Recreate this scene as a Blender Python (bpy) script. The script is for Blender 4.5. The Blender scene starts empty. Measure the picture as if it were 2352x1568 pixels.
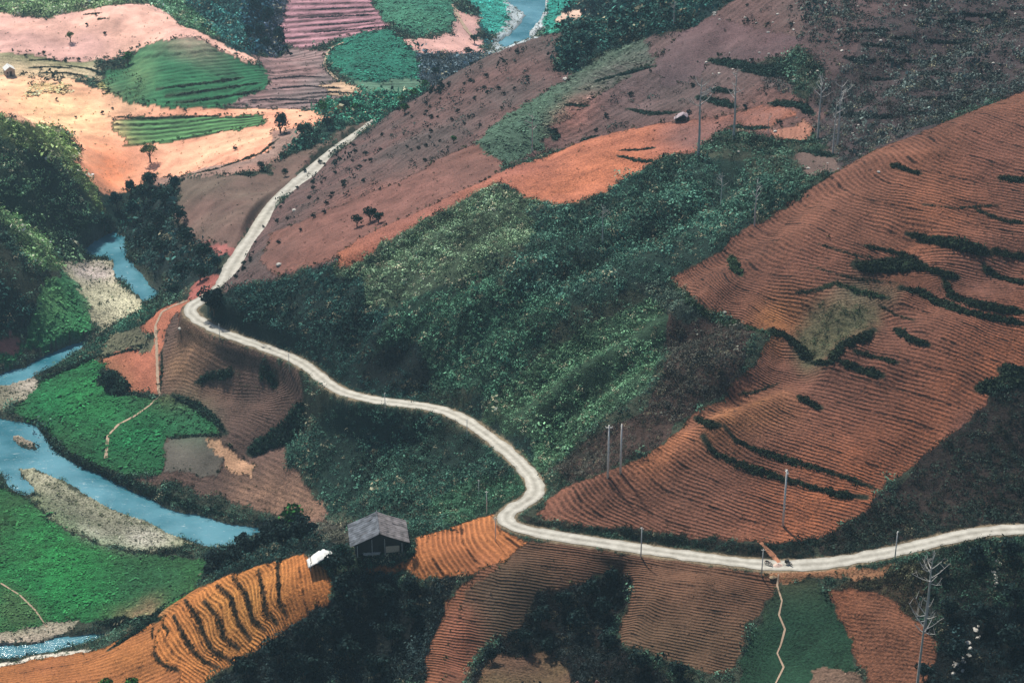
import bpy, math, random
import numpy as np
from mathutils import Vector, Matrix

C = bpy.context.scene
COL = C.collection
rng = np.random.default_rng(7)
random.seed(7)
R = math.radians

# ------------------------------------------------------------------ camera, sky, sun
CAM_Z, PITCH, FOC = 250.0, R(26.0), 65.0
cam = bpy.data.cameras.new('camera'); cam.lens = FOC; cam.sensor_width = 36; cam.clip_start = 0.5; cam.clip_end = 9000
co = bpy.data.objects.new('camera', cam); COL.objects.link(co)
co.location = (0, 0, CAM_Z); co.rotation_euler = (math.pi/2 - PITCH, 0, 0)
C.camera = co
SUN_EL, SUN_AZ = R(52), R(-28)          # azimuth clockwise from +Y (the view direction)
w = bpy.data.worlds.new('World'); C.world = w; w.use_nodes = True
nt = w.node_tree; bg = nt.nodes['Background']
sky = nt.nodes.new('ShaderNodeTexSky'); sky.sky_type = 'NISHITA'; sky.sun_disc = False
sky.sun_elevation = SUN_EL; sky.sun_rotation = SUN_AZ; sky.dust_density = 1.5
nt.links.new(sky.outputs[0], bg.inputs[0]); bg.inputs[1].default_value = 0.07
sl = bpy.data.lights.new('sun', 'SUN'); sl.energy = 4.8; sl.angle = R(3); sl.color = (1.0, 0.92, 0.80)
so = bpy.data.objects.new('sun', sl); COL.objects.link(so)
sd = Vector((math.sin(SUN_AZ)*math.cos(SUN_EL), math.cos(SUN_AZ)*math.cos(SUN_EL), math.sin(SUN_EL)))
so.rotation_euler = sd.to_track_quat('Z', 'Y').to_euler(); so.location = (0, 0, 600)
C.view_settings.view_transform = 'Standard'; C.view_settings.look = 'None'
C.view_settings.gamma = 1; C.view_settings.exposure = 0.22
C.cycles.max_bounces = 5; C.cycles.diffuse_bounces = 2; C.cycles.volume_bounces = 1
C.cycles.transparent_max_bounces = 6

# ------------------------------------------------------------------ numeric helpers
FP = 2352*FOC/36.0
def rays(u, v):
    """direction of the line of sight through a point of the survey photograph (2352 x 1568)"""
    u = np.asarray(u, float); v = np.asarray(v, float)
    dx = (u-1176)/FP; dy = (784-v)/FP
    return dx, math.cos(PITCH)+dy*math.sin(PITCH), -math.sin(PITCH)+dy*math.cos(PITCH)
def at_z(u, v, z):
    a, b, c = rays(u, v); t = (z-CAM_Z)/c
    return a*t, b*t
def project(x, y, z):
    zz = z-CAM_Z
    f = y*math.cos(PITCH)-zz*math.sin(PITCH); up = y*math.sin(PITCH)+zz*math.cos(PITCH)
    return 1176+FP*x/f, 784-FP*up/f

def hash2(ix, iy, seed):
    h = (ix*374761393 + iy*668265263 + seed*1442695041) & 0xFFFFFFFF
    h = ((h ^ (h >> 13))*1274126177) & 0xFFFFFFFF
    return ((h ^ (h >> 16)) & 0xFFFF)/65535.0
def vnoise(x, y, s, seed=0):
    x = np.asarray(x)/s; y = np.asarray(y)/s
    ix = np.floor(x).astype(np.int64); iy = np.floor(y).astype(np.int64)
    fx = x-ix; fy = y-iy; fx = fx*fx*(3-2*fx); fy = fy*fy*(3-2*fy)
    a = hash2(ix, iy, seed); b = hash2(ix+1, iy, seed); c = hash2(ix, iy+1, seed); d = hash2(ix+1, iy+1, seed)
    return (a*(1-fx)+b*fx)*(1-fy)+(c*(1-fx)+d*fx)*fy
def fbm(x, y, s, seed=0, o=3):
    t = 0; amp = 1; n = 0
    for k in range(o):
        t = t+amp*vnoise(x, y, s/2**k, seed+k*17); n += amp; amp *= .5
    return t/n
class RBF:
    """multiquadric surface through scattered values, with a linear trend"""
    def __init__(s, P, val, c, lam=1e-6):
        s.P = np.asarray(P, float); s.c = c; n = len(s.P)
        s.m = s.P.mean(0); s.sc = s.P.std(0).mean()+1e-9
        D = np.sqrt(((s.P[:, None]-s.P[None])**2).sum(2)+c*c)/s.sc
        Q = np.c_[np.ones(n), (s.P-s.m)/s.sc]
        A = np.zeros((n+3, n+3)); A[:n, :n] = D-lam*np.eye(n); A[:n, n:] = Q; A[n:, :n] = Q.T
        s.w = np.linalg.lstsq(A, np.r_[np.asarray(val, float), 0, 0, 0], rcond=None)[0]
    def __call__(s, x, y):
        x = np.asarray(x, float); sh = x.shape; X = np.c_[x.ravel(), np.asarray(y, float).ravel()]
        out = np.empty(len(X)); n = len(s.P)
        for i in range(0, len(X), 20000):
            q = X[i:i+20000]
            d = np.sqrt((q[:, :1]-s.P[None, :, 0])**2+(q[:, 1:]-s.P[None, :, 1])**2+s.c**2)/s.sc
            out[i:i+20000] = d@s.w[:n]+s.w[n]+((q-s.m)/s.sc)@s.w[n+1:]
        return out.reshape(sh)
def densify(pts, step=10., closed=False):
    P = [tuple(p) for p in pts]
    if closed: P = P+[P[0]]
    out = []
    for a, b in zip(P[:-1], P[1:]):
        n = max(1, int(math.hypot(b[0]-a[0], b[1]-a[1])/step))
        for k in range(n):
            t = k/n; out.append((a[0]+(b[0]-a[0])*t, a[1]+(b[1]-a[1])*t))
    if not closed: out.append(P[-1])
    return np.array(out)
def smooth_line(P, it=2):
    P = np.array(P, float)
    for _ in range(it):
        Q = [P[0]]
        for a, b in zip(P[:-1], P[1:]): Q += [a*.75+b*.25, a*.25+b*.75]
        Q.append(P[-1]); P = np.array(Q)
    return P
def inside(px, py, poly):
    """which of the points fall in the closed polygon"""
    res = np.zeros(px.shape, bool)
    x0, y0 = poly.min(0); x1, y1 = poly.max(0)
    m = np.where((px >= x0) & (px <= x1) & (py >= y0) & (py <= y1))[0]
    if len(m) == 0: return res
    X = px[m]; Y = py[m]; r = np.zeros(len(m), bool)
    ax, ay = poly[-1]
    for bx, by in poly:
        if ay != by:
            k = ((ay > Y) != (by > Y))
            kk = np.where(k)[0]
            if len(kk):
                xx = (bx-ax)*(Y[kk]-ay)/(by-ay)+ax
                r[kk[X[kk] < xx]] ^= True
        ax, ay = bx, by
    res[m] = r
    return res

# ------------------------------------------------------------------ lie of the land: surveyed heights (u, v, z)
ROAD = [(2420,1214,53.5),(2300,1216,53),(2230,1225,52.5),(2150,1243,52),(2060,1265,51.3),(1960,1284,50.3),(1880,1296,49.6),(1800,1299,49),(1740,1296,48.6),
 (1650,1285,48.2),(1560,1273,47.8),(1470,1260,47.5),(1380,1246,47.2),(1290,1233,46.8),(1220,1220,46.4),(1180,1209,46.2),(1160,1195,46),(1163,1180,45.8),
 (1185,1164,45.5),(1215,1149,45.2),(1232,1130,44.8),(1228,1105,44),(1205,1075,43),(1170,1040,41.8),(1120,1000,40.4),(1070,965,39),(1030,946,37.6),
 (990,935,36.2),(930,927,34.4),(870,920,32.8),(820,910,31.3),(780,898,30),(745,875,29),(715,848,28.2),(680,826,27.5),(630,806,27),(570,785,26.5),
 (510,764,26.2),(465,742,26),(438,722,25.8),(436,708,25.8),(450,696,25.8),(475,683,25.8),(500,668,25.8),(514,652,25.8),(525,633,25.7),(538,606,25.6),(560,574,25.4),
 (585,540,25.2),(605,505,25),(630,470,24.8),(660,440,24.6),(700,408,24.4),(740,372,24),(780,340,23.6),(820,312,23.2),(862,284,23),(885,272,23)]
CZ = [p for p in ROAD[::2]]
CZ += [(1200,50,.5),(1185,90,.5),(1232,8,.5),(1225,28,.5),(1150,108,.6),(1170,75,1),(1135,95,1.2),(1130,50,2),(1140,10,2),(1255,60,1),(1262,20,1.2),(1240,95,1),(1215,112,.8),(1290,60,3),(1110,110,2),(1300,20,5),(900,880,34.6),(800,840,35),(650,780,29.6),(700,680,41),(900,780,42.5),(1000,880,39),(1150,960,44.5),(1200,900,49),(1243,1070,45),(560,745,28.5),(830,880,33),(1090,950,42.5),(1020,918,38),(735,810,32.5)]
CZ2 = [ # river banks and flood plain
 (0,600,6),(200,580,.3),(267,533,.3),(300,600,.3),(387,686,.5),(340,705,.5),(230,650,1.2),(160,610,1.5),(220,740,1.2),(230,773,.5),(93,820,.5),(0,850,.8),(0,895,.5),(77,868,.5),
 (60,920,1.5),(30,955,1.2),(100,1000,.7),(200,1077,.6),(333,1142,.6),(467,1188,.6),(600,1210,.7),(20,1122,.4),(117,1094,.4),(267,1177,.4),(393,1227,.4),(500,1260,.6),(590,1240,.6),
 (100,1180,1.5),(0,1110,.8),(200,1260,2.5),(50,1260,2.5),(0,1400,2.5),(200,1400,2.5),(350,1350,3),(430,1300,2.5),(470,1275,1.5),(0,1470,.6),(150,1460,.5),(240,1455,.5),(130,1503,.4),(0,1524,.4),
 (150,930,4),(250,900,7),(330,960,8),(220,1020,4),(400,1050,9),(480,980,14),(300,1070,4),
 (260,840,8),(320,880,9),(300,800,12),(330,760,16),(370,720,21),(410,697,25),(365,800,16),(367,905,9),(390,850,15),(420,800,21),(300,745,12),(250,780,6),
 (520,850,27),(600,880,29),(650,950,22),(560,960,18),(500,900,20),(450,930,14),(560,1060,9),(640,1060,11),(500,1110,5),(650,1160,5),(400,1105,4),(560,1180,2.5),(720,1150,12),(700,1200,9),
 (700,900,32),(740,1000,26),(800,960,31),(900,1050,30),(1000,1100,48),(1100,1120,58),(850,1150,30),(1000,1180,52),(900,1205,42),(760,1220,27),(1130,1160,64),
 # spur with the hut
 (0,1540,4),(120,1520,5),(250,1482,11),(330,1445,17),(400,1398,25),(480,1345,35),(560,1308,44),(640,1288,52),(700,1275,57),(740,1278,60),(800,1285,63),(870,1292,65),(940,1285,66.5),(950,1245,66),(1010,1218,66.6),(1080,1198,67),
 (770,1365,57),(700,1380,54),(650,1430,46),(560,1500,35),(500,1540,27),(430,1540,24),(300,1550,14),(150,1560,8),(0,1575,5),(450,1450,30),(560,1400,43),(640,1350,51),
 (600,1240,6),(540,1262,5),(480,1300,5),(560,1280,17),(640,1255,25),(690,1250,38),(430,1368,8),
 # foreground
 (1060,1270,66),(1000,1320,63),(900,1330,60),(1150,1300,65.5),(1100,1400,60),(1050,1500,55),(1000,1570,50),(850,1430,50),(750,1500,42),(650,1560,34),(900,1540,44),
 (1300,1300,66),(1300,1380,61),(1300,1450,54),(1250,1540,52),(1420,1310,66),(1400,1400,60),(1420,1500,56),(1350,1570,52),(1550,1350,66),(1600,1440,63),(1600,1530,59),(1520,1570,56),(1740,1360,67),
 (1780,1330,69),(1800,1420,65),(1800,1500,61.5),(1800,1570,58.5),(1950,1340,71),(1980,1430,67),(2050,1530,63),(2150,1350,73),(2150,1450,69),(2150,1570,62.5),(2330,1300,76.5),(2330,1400,73),(2330,1500,69),(2330,1600,64),
]
CD = [ # (u, v, distance ahead)
 # scrub slope above the road
 (500,700,432),(600,640,432),(1000,700,366),(800,600,406),(900,540,402),(1000,490,402),(1100,440,402),
 (1200,500,378),(1200,700,345),(1350,800,328),(1350,600,352),(1350,500,370),(1500,640,337),(1500,760,322),(1500,900,306),(1400,1000,306),(1330,1090,305),(1480,1020,300),(1600,900,303),(1650,800,309),
 (1500,480,362),(1600,560,347),(1700,480,352),(1600,440,368),(1750,420,362),(1830,440,350),(1550,380,386),
 # orange strip and brown slopes behind
 (1130,405,412),(1280,455,396),(1300,380,414),(1400,420,398),(1450,320,424),(1550,290,424),(1650,270,418),(1800,250,408),(1700,320,396),(1850,360,372),(1950,400,352),
 (1200,330,436),(1100,330,448),(1000,400,440),(900,450,440),(800,540,424),(700,600,428),(640,560,445),(800,440,466),(700,480,470),(900,340,480),(1000,300,482),(1100,230,500),(1200,180,508),(1280,100,525),(1300,230,470),(1400,200,462),(1270,80,531),(1200,100,536),(1130,128,544),(1060,163,553),(1000,198,563),(930,240,580),
 (1400,150,500),(1350,60,570),(1450,40,540),(1500,120,476),(1600,60,470),(1600,150,446),(1500,230,444),(1700,100,436),(1700,200,420),(1700,0,458),(1550,0,490),(1850,100,412),(1850,0,432),(1850,200,396),(1950,300,372),(2000,100,398),(2000,0,416),(2050,250,368),
 (2150,150,380),(2200,0,402),(2250,180,366),(2350,60,380),(2350,150,366),(2100,290,354),(1980,370,340+4),(2280,225,350),
 # big furrowed field
 (1550,640,330),(1620,605,331),(1700,545,331),(1780,493,330),(1870,430,328),(2000,355,327),(2100,312,327),(2250,253,326),(2400,200,325),(1700,650,320),(1800,740,311),(1800,600,321),(1950,500,321),(2000,700,310),(2150,400,321),(2300,350,321),(2300,500,316),(2200,600,313),(2350,700,308),(2200,760,304),
 (1700,850,306),(1820,830,304),(1900,800,305),(1900,900,300),(2050,850,301),(2050,960,297),(2200,880,300),(2340,880,300),(1650,950,300),(1800,1000,295),(1620,1040,294),(1950,1080,291),(1800,1120,289),(1600,1120,289),(1450,1100,292),(1350,1130,297),(1250,1165,302),(1280,1190,297),(1350,1203,292),(1500,1215,287),(1650,1232,284),(1750,1240,282),(1880,1230,282.5),(1980,1170,286),
 (2100,1080,290),(2200,1010,294),(2300,960,297),(2100,1180,284),(2250,1150,286),(2350,1100,290),(2350,1000,297),(2250,1195,283),(2400,1190,285),
 # left hill
 (0,262,545),(60,290,550),(120,340,562),(180,400,578),(225,465,596),(240,500,596),(60,380,535),(0,350,525),(0,450,505),(100,450,545),(0,560,490),(100,560,540),(150,520,565),(0,680,488),(80,640,510),(130,700,512),(50,760,500),(0,800,492),(180,750,508),
 # right bank
 (300,480,606),(350,440,610),(400,500,575),(400,580,528),(480,600,492),(470,550,510),(430,650,505),(400,640,520),(450,450,560),(420,420,585),(520,420,560),(600,440,528),(560,500,510),(640,370,575),(700,330,585),(780,290,612),(600,320,610),(560,380,590),
 # pale fields
 (100,260,665),(50,200,690),(200,320,640),(280,430,622),(300,370,632),(200,240,680),(400,300,656),(400,350,636),(600,265,668),(600,300,640),(700,260,668),(650,250,678),(750,250,680),(430,246,672),(560,225,690),(300,200,690),(250,160,715),
 (330,110,722),(430,88,705),(500,112,712),(420,170,680),(560,142,715),(620,180,722),(620,230,690),(100,150,715),(0,130,715),(0,60,745),(150,80,740),(300,60,735),(400,60,728),(310,12,745),(250,14,750),(100,42,755),(575,132,725),(460,76,725),
 (50,5,780),(200,0,790),(330,0,800),(450,20,840),(560,60,850),(600,110,810),(640,140,780),(640,30,860),(700,60,830),(780,30,840),(850,70,800),(800,5,850),(760,150,750),(700,180,730),(800,200,712),(870,72,792),(870,130,735),(850,180,722),(950,110,770),(960,180,728),
 (900,230,690),(820,240,690),(950,40,815),(900,5,850),(1030,10,850),(1030,75,810),(1080,60,830),(1080,120,790),(1040,150,765),(980,215,720),
]
CX = [(-400,1000,30),(-400,800,14),(-350,650,30),(-300,500,36),(-250,400,18),(-220,300,14),(300,900,45),(300,700,75),(330,500,100),(280,400,92),(250,330,85),(230,280,72),(0,1050,8),(200,1100,25),(-200,1100,30),
 (0,1400,80),(-500,1400,130),(500,1400,130),(0,1900,180),(-800,1900,200),(800,1900,200),(500,1000,110),(-600,1000,90),(500,500,130),(-450,450,60),
 (0,225,45),(70,225,50),(-70,225,36),(0,180,80),(80,180,88),(-80,180,72),(0,100,150),(90,100,150),(-90,100,145),(0,50,200),(0,20,232),(0,6,244),(0,-15,249),(60,-10,246),(-60,-10,246),(0,-80,252)]
KZ = .68
pts, zs = [], []
for u, v, z in CZ+[(u, v, z if z <= 3 else 3+(z-3)*KZ) for u, v, z in CZ2]:
    x, y = at_z(u, v, z); pts.append((float(x), float(y))); zs.append(z)
for u, v, d in CD:
    a, b, c = rays(u, v); zz = float(CAM_Z+c*d/b); zz = zz*KZ if zz > 3 else zz; t = (zz-CAM_Z)/c; pts.append((float(a*t), float(b*t))); zs.append(zz)
for x, y, z in CX: pts.append((x, y)); zs.append(z)
base = RBF(pts, zs, 7.0, lam=2e-2)

# far to near: a fan of cells round the viewpoint's hill, finer where the land is near
NA = 1000
AZ = np.linspace(R(-23), R(23), NA)
rr = [4.0]
while rr[-1] < 1000: rr.append(rr[-1]+(2.4 if rr[-1] < 235 else 3.3e-6*rr[-1]**2+.10))
while rr[-1] < 2100: rr.append(rr[-1]*1.02)
RR = np.array(rr); NR = len(RR)
GA, GR = np.meshgrid(AZ, RR, indexing='ij')
GX = GR*np.sin(GA); GY = GR*np.cos(GA)
# the smooth base is cheap to sample on a coarser fan
ca = np.linspace(AZ[0], AZ[-1], 260)
cr = np.interp(np.linspace(0, NR-1, 420), np.arange(NR), RR)
CA_, CR_ = np.meshgrid(ca, cr, indexing='ij')
CZg = base(CR_*np.sin(CA_), CR_*np.cos(CA_))
def bil(G, fa, fr):
    ia = np.clip(np.floor(fa).astype(int), 0, G.shape[0]-2); ir = np.clip(np.floor(fr).astype(int), 0, G.shape[1]-2)
    ta = np.clip(fa-ia, 0, 1); tr = np.clip(fr-ir, 0, 1)
    return (G[ia, ir]*(1-ta)+G[ia+1, ir]*ta)*(1-tr)+(G[ia, ir+1]*(1-ta)+G[ia+1, ir+1]*ta)*tr
GZ = bil(CZg, (GA-ca[0])/(ca[1]-ca[0]), np.interp(GR, cr, np.arange(len(cr))))

# river: outlines on the water level
RIV = [
 [(180,586),(215,553),(245,538),(267,531),(285,545),(293,590),(315,615),(350,655),(387,686),(383,700),(350,703),(327,692),(290,660),(263,633),(262,600),(235,590),(205,594)],
 [(232,772),(160,793),(93,820),(53,843),(-40,868),(-40,900),(0,890),(77,866),(143,833),(200,810)],
 [(-60,955),(0,960),(50,968),(83,980),(100,1000),(143,1045),(200,1075),(260,1105),(333,1139),(400,1172),(467,1185),(533,1205),(600,1212),(640,1225),(640,1240),(587,1236),(547,1256),(500,1261),(467,1251),(393,1227),(333,1197),(267,1175),(187,1132),(117,1092),(70,1074),(43,1079),(57,1102),(87,1135),(60,1141),(20,1122),(5,1090),(-60,1080)],
 [(-40,1488),(70,1478),(150,1463),(250,1450),(300,1445),(290,1465),(240,1482),(200,1490),(130,1500),(60,1511),(-40,1524)],
 [(1160,-30),(1255,-30),(1252,25),(1240,50),(1215,75),(1222,100),(1165,114),(1140,98),(1172,80),(1200,50),(1205,30),(1168,12)],
]
gx, gy = GX.ravel(), GY.ravel()
wx = gx+(fbm(gx, gy, 5, 3, 2)-.5)*1.6; wy = gy+(fbm(gx, gy, 5, 4, 2)-.5)*1.6
river_m = np.zeros(gx.shape, bool)
RIVW = []
for P in RIV:
    q = densify(P, 12, True); x, y = at_z(q[:, 0], q[:, 1], 0.0); RIVW.append(np.c_[x, y]); river_m |= inside(wx, wy, RIVW[-1])
ISL = densify([(25,1005),(45,1003),(75,1018),(88,1030),(70,1032),(40,1020)], 5, True)
x, y = at_z(ISL[:, 0], ISL[:, 1], 0); isl = inside(wx, wy, np.c_[x, y])

# road: centre line, and the bench it is cut into
rp = np.array(ROAD, float); rx, ry = at_z(rp[:, 0], rp[:, 1], rp[:, 2])
RC = smooth_line(np.c_[rx, ry, rp[:, 2]], 3)
seg = np.r_[0, np.cumsum(np.hypot(*np.diff(RC[:, :2], axis=0).T))]
sN = int(seg[-1]/1.0); ss = np.linspace(0, seg[-1], sN)
RC = np.c_[np.interp(ss, seg, RC[:, 0]), np.interp(ss, seg, RC[:, 1]), np.interp(ss, seg, RC[:, 2])]
def line_dist(px, py, L, reach):
    """distance to a dense line and the height of its nearest point"""
    d = np.full(px.shape, 1e9); z = np.zeros(px.shape)
    x0, y0 = L[:, 0].min()-reach, L[:, 1].min()-reach; x1, y1 = L[:, 0].max()+reach, L[:, 1].max()+reach
    for k in range(0, len(L), 12):
        S = L[k:k+13]
        m = np.where((px > S[:, 0].min()-reach) & (px < S[:, 0].max()+reach) & (py > S[:, 1].min()-reach) & (py < S[:, 1].max()+reach))[0]
        if not len(m): continue
        for a, b in zip(S[:-1], S[1:]):
            ab = b[:2]-a[:2]; l2 = (ab**2).sum()+1e-9
            t = np.clip(((px[m]-a[0])*ab[0]+(py[m]-a[1])*ab[1])/l2, 0, 1)
            dd = np.hypot(px[m]-a[0]-t*ab[0], py[m]-a[1]-t*ab[1])
            k2 = dd < d[m]; mm = m[k2]; d[mm] = dd[k2]; z[mm] = a[2]+(b[2]-a[2])*t[k2] if len(L[0]) > 2 else 0
    return d, z
rd, rz = line_dist(gx, gy, RC, 7.0)
z = GZ.ravel()
hz = np.clip((z-3)/14, 0, 1)
far_k = np.clip((gy-250)/60, .3, 1)
ridge = (fbm(gx, gy, 34, 11, 3)-.5)*5.0+(1-np.abs(fbm(gx, gy, 17, 5, 2)*2-1))*1.6-.8
fine = (fbm(gx, gy, 4.5, 21, 2)-.5)*.7
near_cam = np.clip((np.hypot(gx, gy)-225)/30, 0, 1)
away = np.clip((rd-2.5)/6, 0, 1)
ROUGH = np.ones(gx.shape)     # lowered on tilled land further down
Z = z.reshape(GX.shape)      # first, smooth state: lets the gullies be laid out
RELIEF = [ # survey line, height (m), half width (m)
 ([(1130,462),(1050,488),(970,530),(885,580),(800,636)],-1.9,4.5),
 ([(1545,655),(1440,730),(1350,790),(1250,862),(1170,905),(1120,940)],-3.6,5.5),([(1620,720),(1520,760),(1400,850),(1300,935),(1255,1030),(1235,1075)],-4.2,6),([(1530,690),(1420,790),(1310,870),(1230,950)],1.8,5),
 ([(1850,450),(1700,560),(1560,610),(1420,690),(1300,760),(1200,800)],-3.0,7),([(1700,400),(1600,470),(1450,540),(1300,620),(1150,720),(1050,830),(1000,900)],-3.0,7),([(1620,440),(1480,500),(1330,580),(1180,660),(1080,740)],2.0,6),
 ([(1500,420),(1350,500),(1200,570),(1060,640),(960,740)],-2.2,7),([(1250,500),(1100,545),(980,610),(880,700),(800,790)],-2.5,7),([(1100,560),(980,620),(860,680),(740,740)],1.4,8),
 ([(930,790),(960,840),(960,890)],-4.0,6),([(880,760),(1000,800),(1030,880)],2.0,4),
 ([(1700,880),(1760,840),(1790,790)],-2.2,4),([(1850,830),(1880,770),(1840,710)],-2.5,6),([(1590,950),(1700,905),(1830,860)],-1.5,5),([(2010,755),(1930,800),(1880,850),(1800,900),(1640,990)],1.4,4),
 ([(1640,1000),(1500,1060),(1350,1120)],1.2,6),([(2350,600),(2200,640),(2080,700),(2000,760)],-2.0,6),([(2100,540),(2050,620),(2000,670)],-1.6,6),
 ([(500,860),(560,890),(620,860)],-2.0,5),([(560,1040),(640,1005),(690,960)],-3.2,5),([(420,800),(400,880),(370,1000)],1.0,6),
 ([(730,915),(800,945),(900,955),(980,965)],-2.2,5),([(1000,960),(1050,1060),(1090,1140)],-1.6,7),
 ([(1420,1300),(1440,1380),(1400,1470)],-2.5,4),([(1250,1360),(1180,1460),(1090,1500)],-2.0,5),([(1380,1340),(1300,1400),(1260,1500)],-2.5,6),([(830,1330),(850,1430),(760,1560)],-2.5,7),
 ([(1500,100),(1400,170),(1300,240),(1150,330)],1.5,8),([(1700,60),(1560,180),(1400,260),(1250,340)],-1.8,9),([(1000,220),(900,320),(760,420)],-1.2,8),([(2250,40),(2000,180),(1800,330)],-2.5,9),([(2300,120),(2100,230),(1950,330)],2.0,8),
 ([(0,330),(90,420),(150,520)],-3.0,9),([(60,300),(130,400),(200,500)],2.0,8)]
def gcast0(L):
    q = densify(L, 30); return cast(q[:, 0], q[:, 1])
DA = AZ[1]-AZ[0]; IR = np.arange(NR)
def ground(x, y):
    x = np.asarray(x, float); y = np.asarray(y, float)
    return bil(Z, (np.arctan2(x, y)-AZ[0])/DA, np.interp(np.hypot(x, y), RR, IR))
TT = np.linspace(0, 1, 1500)
def cast(u, v, lift=0.0):
    """where lines of sight through survey points first meet the land"""
    u = np.atleast_1d(np.asarray(u, float)); v = np.atleast_1d(np.asarray(v, float)); out = np.zeros((len(u), 3))
    D = 225*np.exp(TT*math.log(2000/225.))
    for i in range(0, len(u), 200):
        a, b, c = rays(u[i:i+200], v[i:i+200]); s = D[None]/b[:, None]
        X = a[:, None]*s; Y = np.broadcast_to(D[None], X.shape); zz = CAM_Z+c[:, None]*s
        below = zz-lift < ground(X, Y)
        j = np.argmax(below, 1); j = np.where(below.any(1), np.maximum(j, 1), len(D)-1)
        r_ = np.arange(len(j)); h1 = zz[r_, j]-lift-ground(X[r_, j], Y[r_, j]); h0 = zz[r_, j-1]-lift-ground(X[r_, j-1], Y[r_, j-1])
        f = np.clip(h0/(h0-h1+1e-9), 0, 1); d = D[j-1]+(D[j]-D[j-1])*f
        t = d/b; out[i:i+200, 0] = a*t; out[i:i+200, 1] = d; out[i:i+200, 2] = ground(a*t, d)
    return out

zadd = 0*z
for L, h_, w_ in RELIEF:
    c3 = gcast0(L); c3 = c3[np.r_[True, np.hypot(*np.diff(c3[:, :2], axis=0).T) < 60]]
    d_, _ = line_dist(gx, gy, smooth_line(c3, 1), w_*3); zadd = zadd+1.35*h_*np.exp(-(np.minimum(d_, 1e3)/w_)**2)
z = z+(ridge*.75+fine+zadd)*hz*away*near_cam
z = np.where(gy > 240, np.maximum(z, .35), z)
k = np.clip((4.6-rd)/2.0, 0, 1); k = k*k*(3-2*k)
z = np.where(rd < 4.6, z*(1-k)+(rz-.02)*k, z)
z = np.where(river_m & ~isl & (rd > 6), np.minimum(z, -.7), z)
Z = z.reshape(GX.shape)
def world_poly(P, step=9):
    q = densify(P, step, True); return cast(q[:, 0], q[:, 1])[:, :2]

# ------------------------------------------------------------------ land cover
# name, outline, colour, second colour, furrow strength, clod strength, furrow guides [(row number, line)]
F = []
def field(name, poly, c1, c2=None, rows=0, clod=.5, guide=None, kind='field', label=None):
    F.append(dict(name=name, poly=poly, c1=c1, c2=c2 or c1, rows=rows, clod=clod, guide=guide, kind=kind, label=label))
# -- far valley, upper left; pale soils lightened further in place of stronger sun
field('ploughed_field', [(0,28),(60,40),(110,42),(170,28),(250,12),(310,8),(350,12),(390,35),(420,60),(460,75),(520,105),(575,128),(585,142),(555,138),(500,110),(440,83),(395,92),(360,112),(320,115),(300,120),(285,130),(230,140),(170,145),(140,150),(60,128),(-60,130),(-60,20)],
      (.80,.47,.38), (.64,.38,.34), .05, .25, label='pale pink bare field on the sunlit hill')
field('garden_plot', [(-20,120),(60,125),(140,142),(220,142),(230,190),(170,180),(60,176),(-20,175)], (.50,.42,.28), (.22,.24,.13), .35, .9,
      [(0,[(60,130),(220,145)]),(6,[(60,170),(225,188)])])
field('ploughed_field', [(-60,175),(60,176),(165,183),(230,208),(290,233),(360,248),(500,250),(640,250),(700,252),(760,268),(740,285),(640,300),(622,345),(560,372),(480,382),(420,402),(335,412),(325,428),(290,438),(240,448),(215,420),(185,390),(170,370),(180,350),(160,310),(130,290),(60,285),(20,262),(-60,255)],
      (.80,.47,.31), (.76,.36,.24), .05, .3, label='orange bare field on the sunlit valley side')
field('scrub_edge', [(60,195),(100,190),(150,195),(160,215),(110,215),(60,222)], (.40,.38,.15), None, 0, .9)
field('scrub_edge', [(230,188),(300,200),(340,235),(280,228),(235,208)], (.34,.36,.14), None, 0, .9)
field('ploughed_field', [(335,412),(420,402),(480,382),(560,372),(622,345),(630,300),(720,290),(630,375),(560,400),(480,402),(415,410),(370,430)], (.36,.19,.15), (.30,.20,.17), 0, .7)
field('crop_field', [(250,291),(262,276),(290,270),(350,271),(450,268),(612,262),(604,286),(500,308),(400,324),(345,332),(290,335),(282,315)],
      (.09,.21,.075), (.07,.18,.07), 2.2, .2, [(0,[(255,270),(612,255)]),(6,[(290,338),(400,326),(604,288)])], label='green striped vegetable terraces on the orange slope')
field('crop_field', [(235,190),(240,165),(290,152),(320,110),(360,96),(400,88),(440,83),(500,110),(560,138),(605,150),(626,190),(560,222),(520,245),(430,248),(360,247),(290,233),(250,215)],
      (.022,.14,.065), (.035,.17,.075), .7, .5, [(0,[(420,165),(620,150)]),(8,[(360,250),(520,240),(620,195)]),(-6,[(300,120),(500,110)])], label='green hillock covered with crops')
field('terraced_field', [(575,128),(600,150),(626,190),(560,222),(520,245),(640,250),(720,252),(760,230),(832,212),(790,190),(745,162),(752,118),(700,112),(660,112),(640,130),(600,132)],
      (.27,.16,.16), (.18,.14,.14), 1.3, .5, [(0,[(600,150),(745,135)]),(4,[(625,185),(760,180)]),(9,[(530,245),(760,222)])], label='purple brown terraces in the valley bottom')
field('terraced_field', [(742,196),(790,186),(832,208),(812,222),(760,222)], (.55,.38,.26), None, .3, .3, [(0,[(742,200),(800,196)]),(3,[(760,222),(830,216)])])
field('terraced_field', [(665,-10),(850,-10),(857,20),(900,65),(830,77),(760,100),(700,112),(650,104),(645,60)],
      (.32,.17,.20), (.27,.14,.17), 2.4, .3, [(0,[(665,14),(855,10)]),(6,[(650,92),(760,84),(880,64)])], label='purple striped terraces at the top of the valley')
field('meadow', [(857,-10),(1038,-10),(1046,40),(1030,70),(960,86),(905,65),(862,22)], (.03,.15,.10), (.05,.19,.12), .15, .6, None, label='green rounded hillock beside the far track')
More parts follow.
